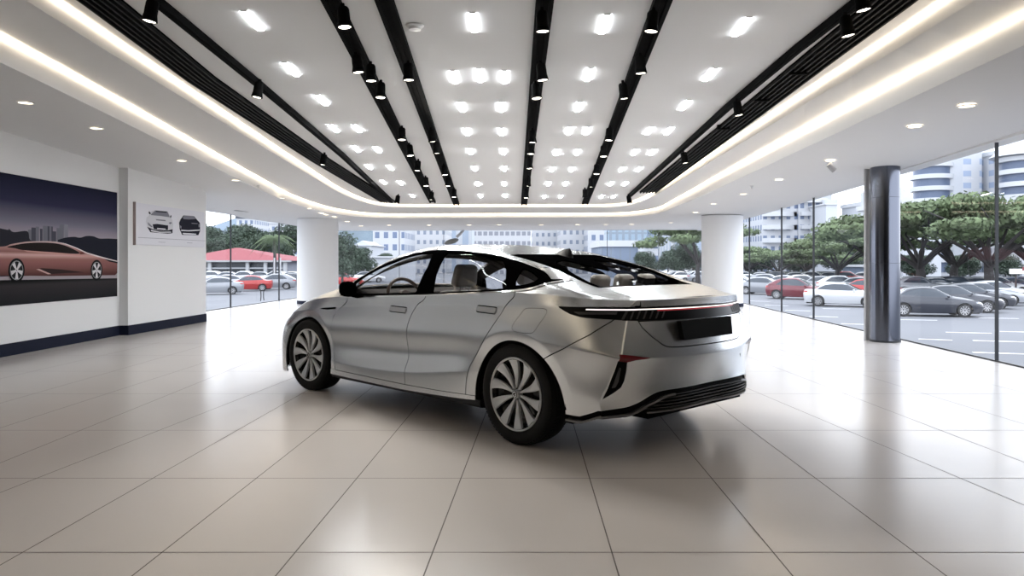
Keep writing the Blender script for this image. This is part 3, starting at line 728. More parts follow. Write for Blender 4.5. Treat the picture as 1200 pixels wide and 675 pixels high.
# warm strips in the two coves
def inward(P, d):
    P = np.array(P); t = np.gradient(P, axis=0); t /= np.linalg.norm(t, axis=1, keepdims=True)
    return P+np.stack([t[:, 1], -t[:, 0]], 1)*d
def ribbon(mbx, P, z, d0, d1, th):
    A, B = inward(P, d0), inward(P, d1); k = len(P)
    V = [(*a, zz) for a, zz in zip(A, z)]+[(*b, zz) for b, zz in zip(B, z)]+[(*a, zz-th) for a, zz in zip(A, z)]+[(*b, zz-th) for b, zz in zip(B, z)]
    F = []
    for i in range(k-1):
        F += [(i, i+1, k+i+1, k+i), (2*k+i, 3*k+i, 3*k+i+1, 2*k+i+1), (i, 2*k+i, 2*k+i+1, i+1), (k+i, k+i+1, 3*k+i+1, 3*k+i)]
    mbx.add(V, F)
for nm, P, z, wz in (('outer', LIP, [a+b-.012 for a, b in zip(zlip, h1)], .05), ('inner', INN, [zm(p[1])-.008 for p in INN], .045)):
    mb = MB(); ribbon(mb, P, z, .010, wz, .014)
    o = mb.obj('cove_light_strip', M_led_warm)
    tag(o, f'warm glowing light strip running round the {nm} step of the tray ceiling', 'light strip')

# ---- walls
def wallbox(name, x0, x1, y0, y1, z0, z1, m=M_wall):
    b = MB(); b.box(x0, x1, y0, y1, z0, z1); return tag(b.obj(name, m), kind='structure')
def quadwall(name, pts, z0f, z1f, m=M_wall, parent=None):
    """prism over a plan polygon with sloping top"""
    b = MB(); k = len(pts)
    b.add([(*p, z0f(*p)) for p in pts]+[(*p, z1f(*p)) for p in pts], [tuple(range(k)), tuple(range(2*k-1, k-1, -1))]+[(i, k+i, k+(i+1) % k, (i+1) % k) for i in range(k)])
    o = b.obj(name, m, parent)
    if parent is None: tag(o, kind='structure')
    return o
z0f = lambda x, y: 0.0
M_wallgrey = mat('unseen dark reflection wall', (.13, .13, .14), .6)  # dark tone put on unseen surfaces to deepen the car's reflections
wall_left = quadwall('wall_left', [(-6.65,-6),(-6.65,12.42),(-6.50,12.42),(-6.38,15.15),(-6.38,15.30),(-7.6,15.30),(-9.1,15.30),(-9.1,-6)], z0f, lambda x, y: zs(x, y)+.03)
wallbox('wall_back', -9.2, RXo(-6)+.1, -6.2, -6, 0, 4.4, M_wallgrey)  # unseen wall behind the camera, made dark for the car's reflections
# added unseen dark panel low on the left wall, darkens the car's reflections
b_ = MB(); b_.box(-6.655, -6.640, -6, 9.35, .165, .640); tag(b_.obj('trim_added_dark', M_wallgrey), kind='structure')
# baseboard of the left wall
def board(name, pts, h, th, m):
    b = MB(); off = []
    for i, p in enumerate(pts):
        a = Vector(pts[max(i-1, 0)]); c = Vector(pts[min(i+1, len(pts)-1)])
        d1 = (Vector(p)-a).normalized() if i > 0 else (c-Vector(p)).normalized(); d2 = (c-Vector(p)).normalized() if i < len(pts)-1 else d1
        n1 = Vector((d1.y, -d1.x)); n2 = Vector((d2.y, -d2.x)); nn = (n1+n2); nn = nn/max(nn.dot(n1), .3)
        off.append((p[0]+nn.x*th, p[1]+nn.y*th))
    k = len(pts)
    V = [(*p, 0) for p in pts]+[(*p, 0) for p in off]+[(*p, h) for p in pts]+[(*p, h) for p in off]
    F = []
    for i in range(k-1): F += [(k+i, k+i+1, 3*k+i+1, 3*k+i), (2*k+i, 3*k+i, 3*k+i+1, 2*k+i+1)]
    F += [(0, k, 3*k, 2*k), (k-1, 3*k-1, 4*k-1, 2*k-1)]
    b.add(V, F); return tag(b.obj(name, m), kind='structure')
board('baseboard_left', [(-6.645,-6),(-6.645,12.42),(-6.50,12.425),(-6.38,15.15),(-6.38,15.31)], .165, .012, M_navy)

# ---- glazing
def glaze(idx, P, cuts, zt, name_t):
    """a run of frameless glass on a plan line P0->P1, with thin dark joints at the fractions 'cuts'"""
    (x0, y0), (x1, y1) = P; L = math.hypot(x1-x0, y1-y0); dx, dy = (x1-x0)/L, (y1-y0)/L; nx, ny = -dy, dx
    pt = lambda t: (x0+(x1-x0)*t, y0+(y1-y0)*t)
    root = empty(f'window_{idx}'); tag(root, kind='structure')
    ts = [0]+list(cuts)+[1]
    for a, b in zip(ts[:-1], ts[1:]):
        g_ = MB(); pa, pb = pt(a), pt(b)
        g_.add([(*pa, 0.01), (*pb, 0.01), (*pb, zt(*pb)), (*pa, zt(*pa))], [(0, 1, 2, 3)])
        o = g_.obj('glass_pane', M_glass, root); tag(o, kind='structure')
    for t in cuts:
        p = pt(t); m_ = MB(); w_ = .009 if name_t != 'thick' else .02
        V = [(p[0]+sx*w_*dx+sy*.02*nx, p[1]+sx*w_*dy+sy*.02*ny, z) for z in (0, zt(*p)) for sx, sy in ((-1, -1), (1, -1), (1, 1), (-1, 1))]
        m_.add(V, [(0, 1, 5, 4), (1, 2, 6, 5), (2, 3, 7, 6), (3, 0, 4, 7), (4, 5, 6, 7)]); tag(m_.obj('mullion', M_mull, root), kind='structure')
    for z, h in ((0, .018),):
        m_ = MB(); m_.add([(pt(t)[0]+s*.025*nx, pt(t)[1]+s*.025*ny, zz) for t in (0, 1) for s in (-1, 1) for zz in (z, z+h)], [(0, 1, 5, 4), (2, 6, 7, 3), (1, 3, 7, 5)])
        tag(m_.obj('sill_rail', M_mull, root), kind='structure')
    return root
RX = lambda Y: 6.0+.0713*(Y-8.6)
hr = lambda x, y: float(np.interp(y, [8.6, 22.2, 29.3], [2.735, 2.565, 2.50]))+(.0125*(8.6-y) if y < 8.6 else 0)
def frac(u, P):                                      # where the sight line at column u meets a plan line
    (x0, y0), (x1, y1) = P; k = (u-600)/FPX; return (x0-k*y0)/((k*(y1-y0))-(x1-x0))
PR = ((RX(6.5), 6.5), (RX(29.3), 29.3))
quadwall('wall_right_added', [(RX(-6),-6),(RX(6.5),6.5),(RX(6.5)+.15,6.5),(RX(-6)+.15,-6)], z0f, lambda x, y: zs(x, y)+.03, M_wallgrey)  # unseen dark wall added in place of glass, darkens the car's rear reflections
glaze(1, PR, sorted([frac(u, PR) for u in (878.3, 916, 953.5, 1168)]), hr, 'r')
# header above the right glazing: a pale band, with a darker line where it meets the soffit
for nm, m_, d0, d1, zo in (('trim_1', M_wall, -.05, .22, 0.0), ('trim_2', M_edge, -.065, -.05, .05)):
    b = MB(); ys = np.linspace(-6, 29.5, 12); V = []; F = []
    for y in ys:
        top = zs(RX(y), y)+.02; V += [(RX(y)+d0, y, hr(0, y)+zo), (RX(y)+d1, y, hr(0, y)+zo), (RX(y)+d1, y, max(top, hr(0, y)+.03)), (RX(y)+d0, y, max(top, hr(0, y)+.03))]
    for i in range(11): F += [(4*i+j, 4*i+(j+1) % 4, 4*i+4+(j+1) % 4, 4*i+4+j) for j in range(4)]
    b.add(V, F); tag(b.obj(nm, m_), kind='structure')
PL = ((-7.87, 15.3), (-7.2, 29.3))
glaze(2, PL, sorted([frac(270.3, PL), frac(327, PL)]), lambda x, y: 2.60-.012*(y-18), 'l')
b = MB(); b.add([(PL[0][0], PL[0][1], 2.63), (PL[1][0], PL[1][1], 2.46), (PL[1][0], PL[1][1], 2.8), (PL[0][0], PL[0][1], 2.9), (PL[0][0]-.2, PL[0][1], 2.63), (PL[1][0]-.2, PL[1][1], 2.46)], [(0, 1, 2, 3), (0, 1, 5, 4)])
tag(b.obj('trim_3', M_wall), kind='structure')
PB = ((-7.2, 29.3), (RX(29.3), 29.3))
glaze(3, PB, [frac(u, PB) for u in (468, 520, 711.5, 772)], lambda x, y: 2.485, 'b')
# round door pulls on the left glass
t_ = frac(305, PL); px, py = PL[0][0]+(PL[1][0]-PL[0][0])*t_, PL[0][1]+(PL[1][1]-PL[0][1])*t_
for s in (-1, 1):
    b = MB(); b.tube([(px+.06, py+.16*s+.10*math.cos(a)*s*-1*.5, .20+.16*math.sin(a)+.05) for a in np.linspace(-math.pi/2, math.pi/2, 9)], .014, 8)
    tag(b.obj('door_pull', M_mull), f'curved metal door pull low on the left glass wall, {"nearer" if s < 0 else "farther"} one of the pair', 'door handle', 'door pulls on the left glass wall')

# ---- columns
def column(x, y, r, ztop, lab):
    c = empty('column', (x, y, 0)); tag(c, lab, 'column', kind='structure')
    b = MB(); b.frustum((0, 0), .10, ztop+.03, r, r, 64); b.obj('shaft', M_col, c, smooth=True)
    b = MB(); b.frustum((0, 0), 0, .10, r+.012, r+.012, 64); b.obj('base_ring', M_navy, c, smooth=True)
    return c
column(-5.82*1.0, 22.0, .60, 2.49, 'white round column beside the left glass wall')
column(5.90, 20.6, .565, 2.50, 'white round column beside the right glass wall')
# dark steel clad column in front of the right glazing
c = empty('steel_column', (5.82, 11.45, 0)); tag(c, 'dark polished steel column standing before the right glass wall', 'column', kind='structure')
b = MB(); b.frustum((0, 0), .012, 2.80, .212, .212, 64); b.obj('cladding', M_steel, c, smooth=True)
b = MB(); b.frustum((0, 0), 0, .03, .222, .222, 64); b.obj('base_ring', M_mull, c, smooth=True)
for z in (1.22, 2.24):
    b = MB(); b.lathe([(.2125, z-.002), (.2135, z), (.2125, z+.002)], 64); b.obj('cladding_joint', M_mull, c)
b = MB()
for a in (-1.9, -.55, 2.5): b.box(-.002, .002, .2115, .2135, .03, 2.8, M=Matrix.Rotation(a-math.pi/2, 4, 'Z'))
b.obj('cladding_seam', M_mull, c)
b = MB(); b.box(5.60, 5.64, 11.62, 11.68, 0, 2.76); b.box(5.645, 5.655, 11.60, 11.70, 0, 2.76)
tag(b.obj('trim_4', M_edge), kind='structure')

# ================================================================ CEILING FITTINGS
ORD = ['first', 'second', 'third', 'fourth', 'fifth', 'sixth', 'seventh', 'eighth', 'ninth', 'tenth', 'eleventh', 'twelfth', 'thirteenth', 'fourteenth']
def on_main(u, v, drop=0.0):                         # point on the main ceiling plane (minus a drop)
    Y = (3.906-CAM_H-drop)/((HZ-v)/FPX+.0645); return ((u-600)/FPX*Y, Y, zm(Y)-drop)
def poly_box(mbx, P, w_, h_, dz=0.0, dx=0.0, mi=0):
    """a bar of width w_, height h_ hanging under the sloping ceiling along plan points P"""
    V = []; F = []
    for i, (x, y) in enumerate(P):
        z = zm(y)+dz-.003
        V += [(x+dx-w_/2, y, z), (x+dx+w_/2, y, z), (x+dx+w_/2, y, z-h_), (x+dx-w_/2, y, z-h_)]
    for i in range(len(P)-1): F += [(4*i+j, 4*i+(j+1) % 4, 4*i+4+(j+1) % 4, 4*i+4+j) for j in range(4)]
    F += [(0, 1, 2, 3), tuple(4*(len(P)-1)+j for j in (3, 2, 1, 0))]
    mbx.add(V, F, mi)
TR_ = {'first': [(390, 0), (507, 235)], 'second': [(452, 0), (535, 238)], 'third': [(638, 0), (614, 238)], 'fourth': [(775, 0), (685.5, 237)]}
where = {'first': 'left of centre', 'second': 'just right of the first', 'third': 'near the middle of the ceiling', 'fourth': 'right of the middle'}
trackline = {}
for k, ((u0, v0), (u1, v1)) in TR_.items():
    a, b_ = on_main(u0, v0), on_main(u1, v1); s = (b_[0]-a[0])/(b_[1]-a[1]); X = lambda Y, a=a, s=s: a[0]+s*(Y-a[1])
    trackline[k] = X
    P = [(X(y), y) for y in (-5, 0, 6, 12, b_[1])]
    t = empty('lighting_track', (0, 0, 0)); tag(t, f'long wide black ceiling lighting track, {k} of four from the left', 'lighting track', 'black lighting tracks on the main ceiling')
    m1 = MB(); poly_box(m1, P, .150, .03, dz=-.004); m1.obj('track_base', M_blackmetal, t)
    for s_ in (-1, 1):
        m1 = MB(); poly_box(m1, P, .040, .055, dz=-.004, dx=s_*.056); m1.obj('track_rail', M_blackmetal, t)
    m1 = MB(); poly_box(m1, P, .035, .012, dz=-.03); m1.obj('track_insert', M_trackgrey, t)
# spotlight: origin at the centre of its lens
def make_spot():
    s = empty('spotlight')
    b = MB(); b.lathe([(0, .175), (.040, .172), (.050, .155), (.052, .10), (.052, .06), (.060, .02), (.063, .0), (.057, -.004), (.053, .004), (.0, .012)], 24); b.obj('spotlight_body', M_blackmetal, s, smooth=True)
    b = MB(); b.lathe([(0, -.004), (.03, -.002), (.052, .004)], 24); b.obj('lens', M_spot, s, smooth=True)
    b = MB(); b.box(-.014, .014, -.014, .014, .15, .205); b.obj('stem', M_blackmetal, s)
    return s
spot0 = make_spot(); used = [False]
def spot(u, v, lab, grp, tilt=(0, 0), drop=.275, dy=0):
    x, y, z = on_main(u, v, drop)
    o = spot0 if not used[0] else copy_tree(spot0); used[0] = True
    o.location = (x, y, z); o.rotation_euler = (R(tilt[0]), R(tilt[1]), 0)
    tag(o, lab, 'spotlight', grp)
SP = {'first': [(404,32),(420,85),(435,95),(446,114.5),(471,164),(481,182.5),(489,200),(499.5,218),(505,234)],
      'second': [(479,94),(507,166),(512,179.5),(521.5,205),(525,218),(532,231)],
      'third': [(636,37),(636,94),(629,115.5),(624,167),(622,180.5),(620.5,197.5),(618.5,218),(616.5,232)],
      'fourth': [(763,37),(751,86),(731.5,115.5),(713.5,164.5),(707.5,183.5),(699,204),(692.5,219),(685.8,231)]}
for k, L in SP.items():
    for i, (u, v) in enumerate(L):
        spot(u, v, f'black cylinder spotlight, {ORD[i]} from the camera on the {k} black track from the left', f'spotlights on the {k} track', tilt=((random.uniform(-6, 6)), random.uniform(-8, 8)))
# side louvre grilles and their thin tracks
def side_run(lab, C, w_, tr, sgn, slots):
    P = [on_main(u, v)[:2] for u, v in C]; s0 = (P[1][0]-P[0][0])/(P[1][1]-P[0][1])
    P = [(P[0][0]-s0*.0, -5)]+P
    gname = empty('louvre_grille'); tag(gname, f'long black slatted ceiling grille on the {lab} side', 'ceiling grille')
    m1 = MB(); poly_box(m1, P, w_, .02); m1.obj('grille_back', M_dark, gname)
    for j in range(6):
        m1 = MB(); poly_box(m1, P, .020, .050, dx=-w_/2+.012+j*(w_-.024)/5); m1.obj('slat', M_slat, gname)
    Q = [on_main(u, v)[:2] for u, v in tr]; Q = [(Q[0][0], -5)]+Q
    t = empty('lighting_track'); tag(t, f'thin black ceiling lighting track beside the slatted grille on the {lab} side', 'lighting track', 'thin tracks beside the grilles')
    m1 = MB(); poly_box(m1, Q, .070, .075); m1.obj('track_base', M_blackmetal, t)
    m1 = MB(); poly_box(m1, Q, .03, .006, dz=-.075); m1.obj('track_insert', M_trackgrey, t)
side_run('left', [(122,0),(236,90),(376,186),(455,235)], .34, [(189,0),(300,92),(400,178),(459,234)], 1, 0)
side_run('right', [(1043,0),(966,60),(877,131),(759,224)], .36, [(1001,0),(935,52),(855,120),(737,228)], -1, 0)
for (u, v) in ((928,80),(886,112),(842,146)):
    x, y, z = on_main(u, v); b = MB(); b.box(x-.02, x+.16, y-.02, y+.02, z-.07, z-.004)
    tag(b.obj('track_bracket', M_blackmetal), f'short black bracket joining the right thin track to its grille, {ORD[((928,80),(886,112),(842,146)).index((u, v))]} from the camera', 'bracket', 'brackets on the right side track')
for i, (u, v) in enumerate([(175,25),(301,114),(378,193),(465,238)]):
    spot(u, v, f'black spotlight, {ORD[i]} from the camera on the thin left side track', 'spotlights on the left side track', tilt=(0, 10), drop=.295)
for i, (u, v) in enumerate([(1012,12),(994,42),(866,135),(803,191),(738,238)]):
    spot(u, v, f'black spotlight, {ORD[i]} from the camera on the thin right side track', 'spotlights on the right side track', tilt=(0, -10), drop=.295)
# light bars
def make_bar():
    o = empty('ceiling_light_bar')
    b = MB(); b.box(-.026, .026, -.22, .22, -.013, 0); b.obj('diffuser', M_bar, o)
    for q in (-.225, .225): b = MB(); b.box(-.028, .028, q-.005, q+.005, -.012, 0); b.obj('end_cap', M_white, o)
    return o
bar0 = make_bar(); bu = [False]
BARS = {'between the second and third tracks, left row': [(555,26),(532,90),(541,125),(547,154),(551,177),(556,197),(560,215),(563,229)],
        'between the second and third tracks, centre row': [(562,88)],
        'between the second and third tracks, right row': [(591,90),(587,125),(588,154),(590,177),(591,197),(591,215),(592,229)],
        'between the third and fourth tracks, left row': [(708,28),(690,87),(678,125),(667,153),(652,178),(647,198),(643,215),(638,230)],
        'between the third and fourth tracks, right row': [(688,153),(677,178),(670,198),(663,215),(657,230)],
        'right of the fourth track, left row': [(869,31),(832,87),(803,123),(761,153),(744,178),(729,198),(716,215),(705,230)],
        'right of the fourth track, right row': [(784,153),(765,178),(749,198),(733,215),(719,230)],
        'left of the first track, left row': [(296,24),(341,81),(377,117),(391,150),(417,174),(432,195),(449,213)],
        'left of the first track, right row': [(418,150),(442,175),(457,196),(469,214),(483,229)]}
for k, L in BARS.items():
    for i, (u, v) in enumerate(L):
        x, y, z = on_main(u, v); o = bar0 if not bu[0] else copy_tree(bar0); bu[0] = True
        o.location = (x, y, z+.001); o.rotation_euler = (-math.atan(.0645), 0, 0)
        tag(o, f'glowing white light bar {k}, {ORD[i]} from the camera', 'ceiling light', 'white light bars in the main ceiling')
# soffit downlights
def on_soffit(u, v):
    Y = 8.0
    for _ in range(60): X = (u-600)/FPX*Y; Y = .5*Y+.5*FPX*(zs(X, Y)-CAM_H)/(HZ-v)
    return (u-600)/FPX*Y, Y, zs((u-600)/FPX*Y, Y)
def make_down():
    o = empty('downlight')
    b = MB(); b.lathe([(.088, 0), (.090, -.008), (.078, -.010), (.070, -.004), (.068, .0)], 32); b.obj('trim_ring', M_white, o, smooth=True)
    b = MB(); b.lathe([(0, -.003), (.070, -.003)], 32); b.obj('lens', M_down, o)
    return o
dn0 = make_down(); du = [False]
DN = {'left soffit': [(30,120),(113,150),(213,188),(276,211),(331,232),(363,244.5),(377,250),(382,252),(392,255),(407,260),(423,265)],
      'right soffit': [(1133,124),(1072,148),(973,188),(913,210.5),(871,227.5),(836,239),(815,249),(786,261)],
      'soffit along the back windows': [(456,264),(503,264),(550,264),(585,264),(634,264),(677,264),(710,264),(740,264)]}
for k, L in DN.items():
    for i, (u, v) in enumerate(L):
        x, y, z = on_soffit(u, v) if k[0] != 's' else ((u-600)/FPX*25.0, 25.0, 2.49)
        y = min(y, 27.5)
        o = dn0 if not du[0] else copy_tree(dn0); du[0] = True
        o.location = (x, y, z-.001); 
        tag(o, f'round recessed downlight in the {k}, {ORD[i]} from the {"camera" if k[0] != "s" else "left"}', 'downlight', f'downlights in the {k}')
# small ceiling things
def small(name, lab, cat, x, y, z, prof):
    b = MB(); b.lathe([(r, -h) for r, h in prof], 24); o = b.obj(name, M_white, smooth=True); o.location = (x, y, z); tag(o, lab, cat); return o
x, y, z = on_main(486, 30); small('smoke_detector', 'round white smoke detector on the main ceiling right of the second track', 'smoke detector', x, y, z, [(.085, 0), (.085, .010), (.06, .022), (.055, .04), (0, .045)])
x, y, z = on_main(657, 180); small('smoke_detector', 'small white smoke detector on the main ceiling between the third and fourth tracks', 'smoke detector', x, y, z, [(.06, 0), (.06, .010), (.045, .03), (0, .035)])
x, y, z = on_soffit(315, 166); small('smoke_detector', 'white smoke detector on the left ledge of the tray ceiling', 'smoke detector', -4.15, 11.0, 3.13, [(.06, 0), (.06, .012), (.045, .03), (0, .035)])
for u, v, lab in ((143,0,''),):
    pass
x, y, z = on_soffit(303, 217); small('sprinkler_head', 'tiny sprinkler head in the left soffit before the column', 'sprinkler', x, y, z, [(.035, 0), (.035, .01), (.012, .02), (.012, .05), (0, .05)])
x, y, z = on_soffit(881, 218); small('sprinkler_head', 'tiny sprinkler head in the right soffit before the column', 'sprinkler', x, y, z, [(.035, 0), (.035, .01), (.012, .02), (.012, .05), (0, .05)])
# bracketed camera-like spotlight under the third right downlight
x, y, z = on_soffit(973, 188)
c = empty('ceiling_camera', (x, y, z)); tag(c, 'small white tilted spotlight hanging under a right soffit downlight', 'spotlight')
b = MB(); b.tube([(0, 0, -.01), (.02, 0, -.07)], .015, 10); b.obj('bracket', M_white, c, smooth=True)
b = MB(); b.tube([(-.03, .0, -.06), (.06, .0, -.15)], [.034, .040], 16); b.obj('camera_body', M_edge, c, smooth=True, angle=50)
# grey pod on a slanted arm behind the car's roof
Yp = 28.9; P2 = lambda u, v: ((u-600)/FPX*Yp, Yp, CAM_H-(v-HZ)/FPX*Yp)
c = empty('pod_lamp', P2(543.5, 270.2)); tag(c, 'dark grey teardrop lamp on a slanted arm above the car roof', 'lamp')
a0 = Vector(P2(543.5, 270.2)); a1 = Vector(P2(535, 278))-a0; a2 = Vector(P2(529, 283))-a0
b = MB(); b.tube([(0, 0, .012), tuple(a1)], [.045, .06], 12); b.obj('arm', M_edge, c, smooth=True)
b = MB(); b.ball((0, 0, 0), (.30, .16, .105), M=Matrix.Translation(a2) @ Matrix.Rotation(R(-16), 4, 'Y')); b.obj('lamp_pod', mat('grey pod', (.16, .16, .15), .35), c, smooth=True)
# low wall vents
x, y, z = on_soffit(284, 247.5)
b = MB(); b.box(-.30, .30, -.05, .05, -.006, 0)
for j in range(4): b.box(-.28, .28, -.04+.022*j, -.032+.022*j, -.010, -.006)
o = b.obj('air_vent', M_edge); o.location = (x, y, z); o.rotation_euler = (0, 0, R(75)); tag(o, 'thin slotted air vent in the left soffit by the glass', 'vent')
# ================================================================ THINGS ON THE LEFT WALL
def flatm(name, c, rough=.45): return mat(name, c, .8, spec=.08)
def ramp_z(name, stops, z0, z1, rough=.4, noise_amt=0):
    """printed colours running up the print (object space height)"""
    m = bpy.data.materials.new(name); m.use_nodes = True; nt = m.node_tree; b = nt.nodes['Principled BSDF']; b.inputs['Roughness'].default_value = .8; b.inputs['Specular IOR Level'].default_value = .08
    tc = nt.nodes.new('ShaderNodeTexCoord'); s_ = nt.nodes.new('ShaderNodeSeparateXYZ'); mp = nt.nodes.new('ShaderNodeMapRange'); r_ = nt.nodes.new('ShaderNodeValToRGB')
    nt.links.new(tc.outputs['Object'], s_.inputs[0]); nt.links.new(s_.outputs['Z'], mp.inputs['Value']); mp.inputs['From Min'].default_value = z0; mp.inputs['From Max'].default_value = z1
    nt.links.new(mp.outputs[0], r_.inputs['Fac']); nt.links.new(r_.outputs['Color'], b.inputs['Base Color'])
    e = r_.color_ramp.elements; e[0].position, e[0].color = stops[0][0], (*stops[0][1], 1); e[1].position, e[1].color = stops[-1][0], (*stops[-1][1], 1)
    for p_, c_ in stops[1:-1]: q = e.new(p_); q.color = (*c_, 1)
    return m
WX = -6.65
def wl(u, v):
    Y = FPX*-WX/(600-u); return (Y, CAM_H+(HZ-v)*Y/FPX)
mural = empty('wall_mural', (WX, 0, 0)); tag(mural, 'huge printed wall mural of a rose gold coupe at dusk on the left wall', 'mural')
def sheet(name, P, m, k, parent=mural, x=0.0):
    b = MB(); b.prism(P, x+.020+.0012*k, x+.0205+.0012*k, 'x'); return b.obj(name, m, parent)
M_sky_p = ramp_z('printed dusk sky', [(0, (.36,.32,.34)), (.26, (.34,.30,.34)), (.42, (.17,.16,.21)), (.66, (.030,.031,.065)), (1, (.010,.011,.028))], 1.35, 2.42)
b = MB(); b.box(-.0, .020, 8.3, 12.32, .665, 2.405); b.obj('panel_board', M_sky_p, mural)
b = MB()
for a in ((8.28, 12.34, .645, .665), (8.28, 12.34, 2.405, 2.425)): b.box(0, .024, a[0], a[1], a[2], a[3])
b.box(0, .024, 12.32, 12.34, .645, 2.425); b.box(0, .024, 8.28, 8.30, .645, 2.425); b.obj('panel_edge', M_white, mural)
HW = flatm('printed hills', (.016,.017,.026)); HL = flatm('printed near hills', (.026,.026,.034)); TW = flatm('printed towers', (.16,.16,.19)); TW2 = flatm('printed dark towers', (.07,.07,.09))
sheet('printed_road', [(8.3,.665),(12.32,.665),(12.32,wl(136,326)[1]),(8.3,1.02)], ramp_z('printed road', [(0,(.016,.016,.019)),(.60,(.035,.032,.034)),(.72,(.008,.008,.009)),(1,(.008,.008,.009))], .665, 1.10), 2)
for i, (u0, u1, v, m_) in enumerate(((31,35,269,TW),(35,40,266.5,TW2),(40,44,265.5,TW),(45,48,268,TW2),(48.5,54,264.5,TW),(54,60,265,TW2),(56,58.5,265,TW),(60,64,271,TW2),(64.5,68,267,TW),(68,73,262.8,TW),(73.5,78,262.8,flatm('printed pale tower',(.22,.22,.25))))):
    (a, z1), (c_, _) = wl(u0, v), wl(u1, v); sheet('printed_tower', [(a, 1.35), (c_, 1.35), (c_, z1), (a, z1)], m_, 1+i*.1)
P = spl([wl(u, v) for u, v in ((66,281),(75,278.5),(85,277.5),(92,278.5),(100,276.5),(108,277),(115,279.5),(125,279.5),(135.9,280))], 5).tolist()
sheet('printed_hills', P+[(12.32,1.05),(10.6,1.05)], HW, 3)
P = spl([(8.3,1.85),wl(0,268),wl(8,268),wl(14,272),wl(30,271),wl(33,281),wl(42,284)], 4).tolist()
sheet('printed_hills', P+[(10.2,1.05),(8.3,1.05)], HL, 3.4)
M_rose = ramp_z('printed rose paint', [(0,(.085,.035,.032)),(.22,(.20,.085,.078)),(.48,(.30,.135,.125)),(.60,(.60,.38,.35)),(.68,(.26,.12,.11)),(.80,(.42,.23,.21)),(1,(.62,.46,.43))], 1.05, 1.53)
top = [(8.55,1.30),(8.62,1.40),(8.9,1.43)]+[wl(u, v) for u, v in ((0,289),(10,286.3),(20,284.5),(30,283.2),(45,282.6),(60,283),(75,286),(88,291),(100,296.5),(115,301),(128,304.6),(135.5,306.5))]
body = spl(top, 4).tolist()+[wl(135.8,313),wl(135.5,320),wl(133,322.5),wl(60,323.5),wl(10,323),(8.9,1.07),(8.6,1.12)]
sheet('printed_car_body', body, M_rose, 4)
sheet('printed_car_window', spl([wl(u, v) for u, v in ((6,289.6),(15,287.2),(28,285),(45,284.2),(62,285),(75,288),(86,293),(91,297),(78,297),(62,295.6),(40,294.4),(24,293),(15,291))], 4, True).tolist(), flatm('printed glass', (.018,.014,.014), .3), 5)
sheet('printed_belt_line', [wl(25,293.2),wl(60,295.8),wl(100,299.2),wl(118,302),wl(100,301),wl(60,297.4),wl(30,295)], flatm('printed light rose', (.55,.30,.27)), 5.5)
sheet('printed_roof_line', [wl(60,282.6),wl(75,285.4),wl(88,290.3),wl(100,295.9),wl(115,300.3),wl(135.9,305.8),wl(135.9,307.4),wl(115,301.8),wl(100,297.4),wl(88,291.6),wl(75,286.4)], flatm('printed white line', (.75,.68,.66)), 5.5)
sheet('printed_side_scoop', [wl(40,315.6),wl(46,314.2),wl(70,315.8),wl(97,319.2),wl(76,320),wl(56,321.2),wl(48,318.4)], flatm('printed scoop', (.035,.022,.022)), 5.5)
sheet('printed_side_blade', [wl(40,315.6),wl(44,315.2),wl(58,321.2),wl(54,321.4)], flatm('printed scoop edge', (.55,.36,.33)), 6)
sheet('printed_lamp', [wl(120,303.2),wl(135.9,306.8),wl(135.9,308.6),wl(126,306.6)], flatm('printed lamp', (.02,.02,.022)), 6)
sheet('printed_mirror', [wl(91,295.5),wl(95,295),wl(97,297.6),wl(92,298.2)], flatm('printed mirror', (.16,.05,.045)), 6)
for (yc, zc, r_) in ((9.81, wl(18,316.8)[1], .162), (11.70, wl(112.6,316.6)[1], .165)):
    C = lambda r, n=28: [(yc+r*math.cos(2*math.pi*k/n), zc+r*math.sin(2*math.pi*k/n)) for k in range(n)]
    w_ = sheet('printed_wheel', C(r_), flatm('printed tyre', (.010,.010,.011)), 6.5)
    sheet('printed_rim', C(r_*.80), flatm('printed rim edge', (.35,.35,.36)), 7, w_); sheet('printed_rim_dark', C(r_*.74), flatm('printed rim dark', (.02,.02,.022)), 7.6, w_)
    for k in range(5):
        a = math.pi/2+2*math.pi*k/5+.62
        sheet('printed_spoke', [(yc+r_*q*math.cos(a+d), zc+r_*q*math.sin(a+d)) for q, d in ((.08,-.9),(.74,-.26),(.74,.26),(.08,.9))], flatm('printed spoke', (.62,.60,.62)), 8.2+.02*k, w_)
# white picture board with two front views of cars
A0, A1 = Vector((-6.50, 12.425)), Vector((-6.38, 15.15)); ev = (A1-A0).normalized()
def wb_(u, v):
    k = (u-600)/FPX; t = (k*A0.y-A0.x)/(ev.x-k*ev.y); Y = A0.y+t*ev.y; return (t, CAM_H+(HZ-v)*Y/FPX)
board_ = empty('picture_board', (A0.x, A0.y, 0), -math.atan2(ev.x, ev.y)); tag(board_, 'white picture board with two front views of cars on the left wall end', 'picture')
Mbd = mat('matte white board', (.74,.74,.79), .6)
l0, zt0 = wb_(156.2, 236.5); l1, zt1 = wb_(237.0, 249.5); zb = wb_(156.2, 286.5)[1]
b = MB(); b.box(0, .045, l0, l1, zb, (zt0+zt1)/2); b.obj('board', Mbd, board_)
b = MB(); b.box(.0, .046, l0-.012, l0, zb-.01, (zt0+zt1)/2+.01); b.obj('board_edge', mat('brown board edge', (.30,.24,.23), .6), board_)
def bz(P): return [wb_(x/9.64+150, y/9.64+230) for x, y in P]
def bs(name, P, m, k, par=board_): b = MB(); b.prism(bz(P), .045+.001*k, .0455+.001*k, 'x'); return b.obj(name, m, par)
Wc = flatm('print white', (.62,.62,.66)); Dk = flatm('print dark', (.02,.02,.03)); Gy = flatm('print grey', (.22,.22,.26)); Lg = flatm('print light', (.78,.78,.82))
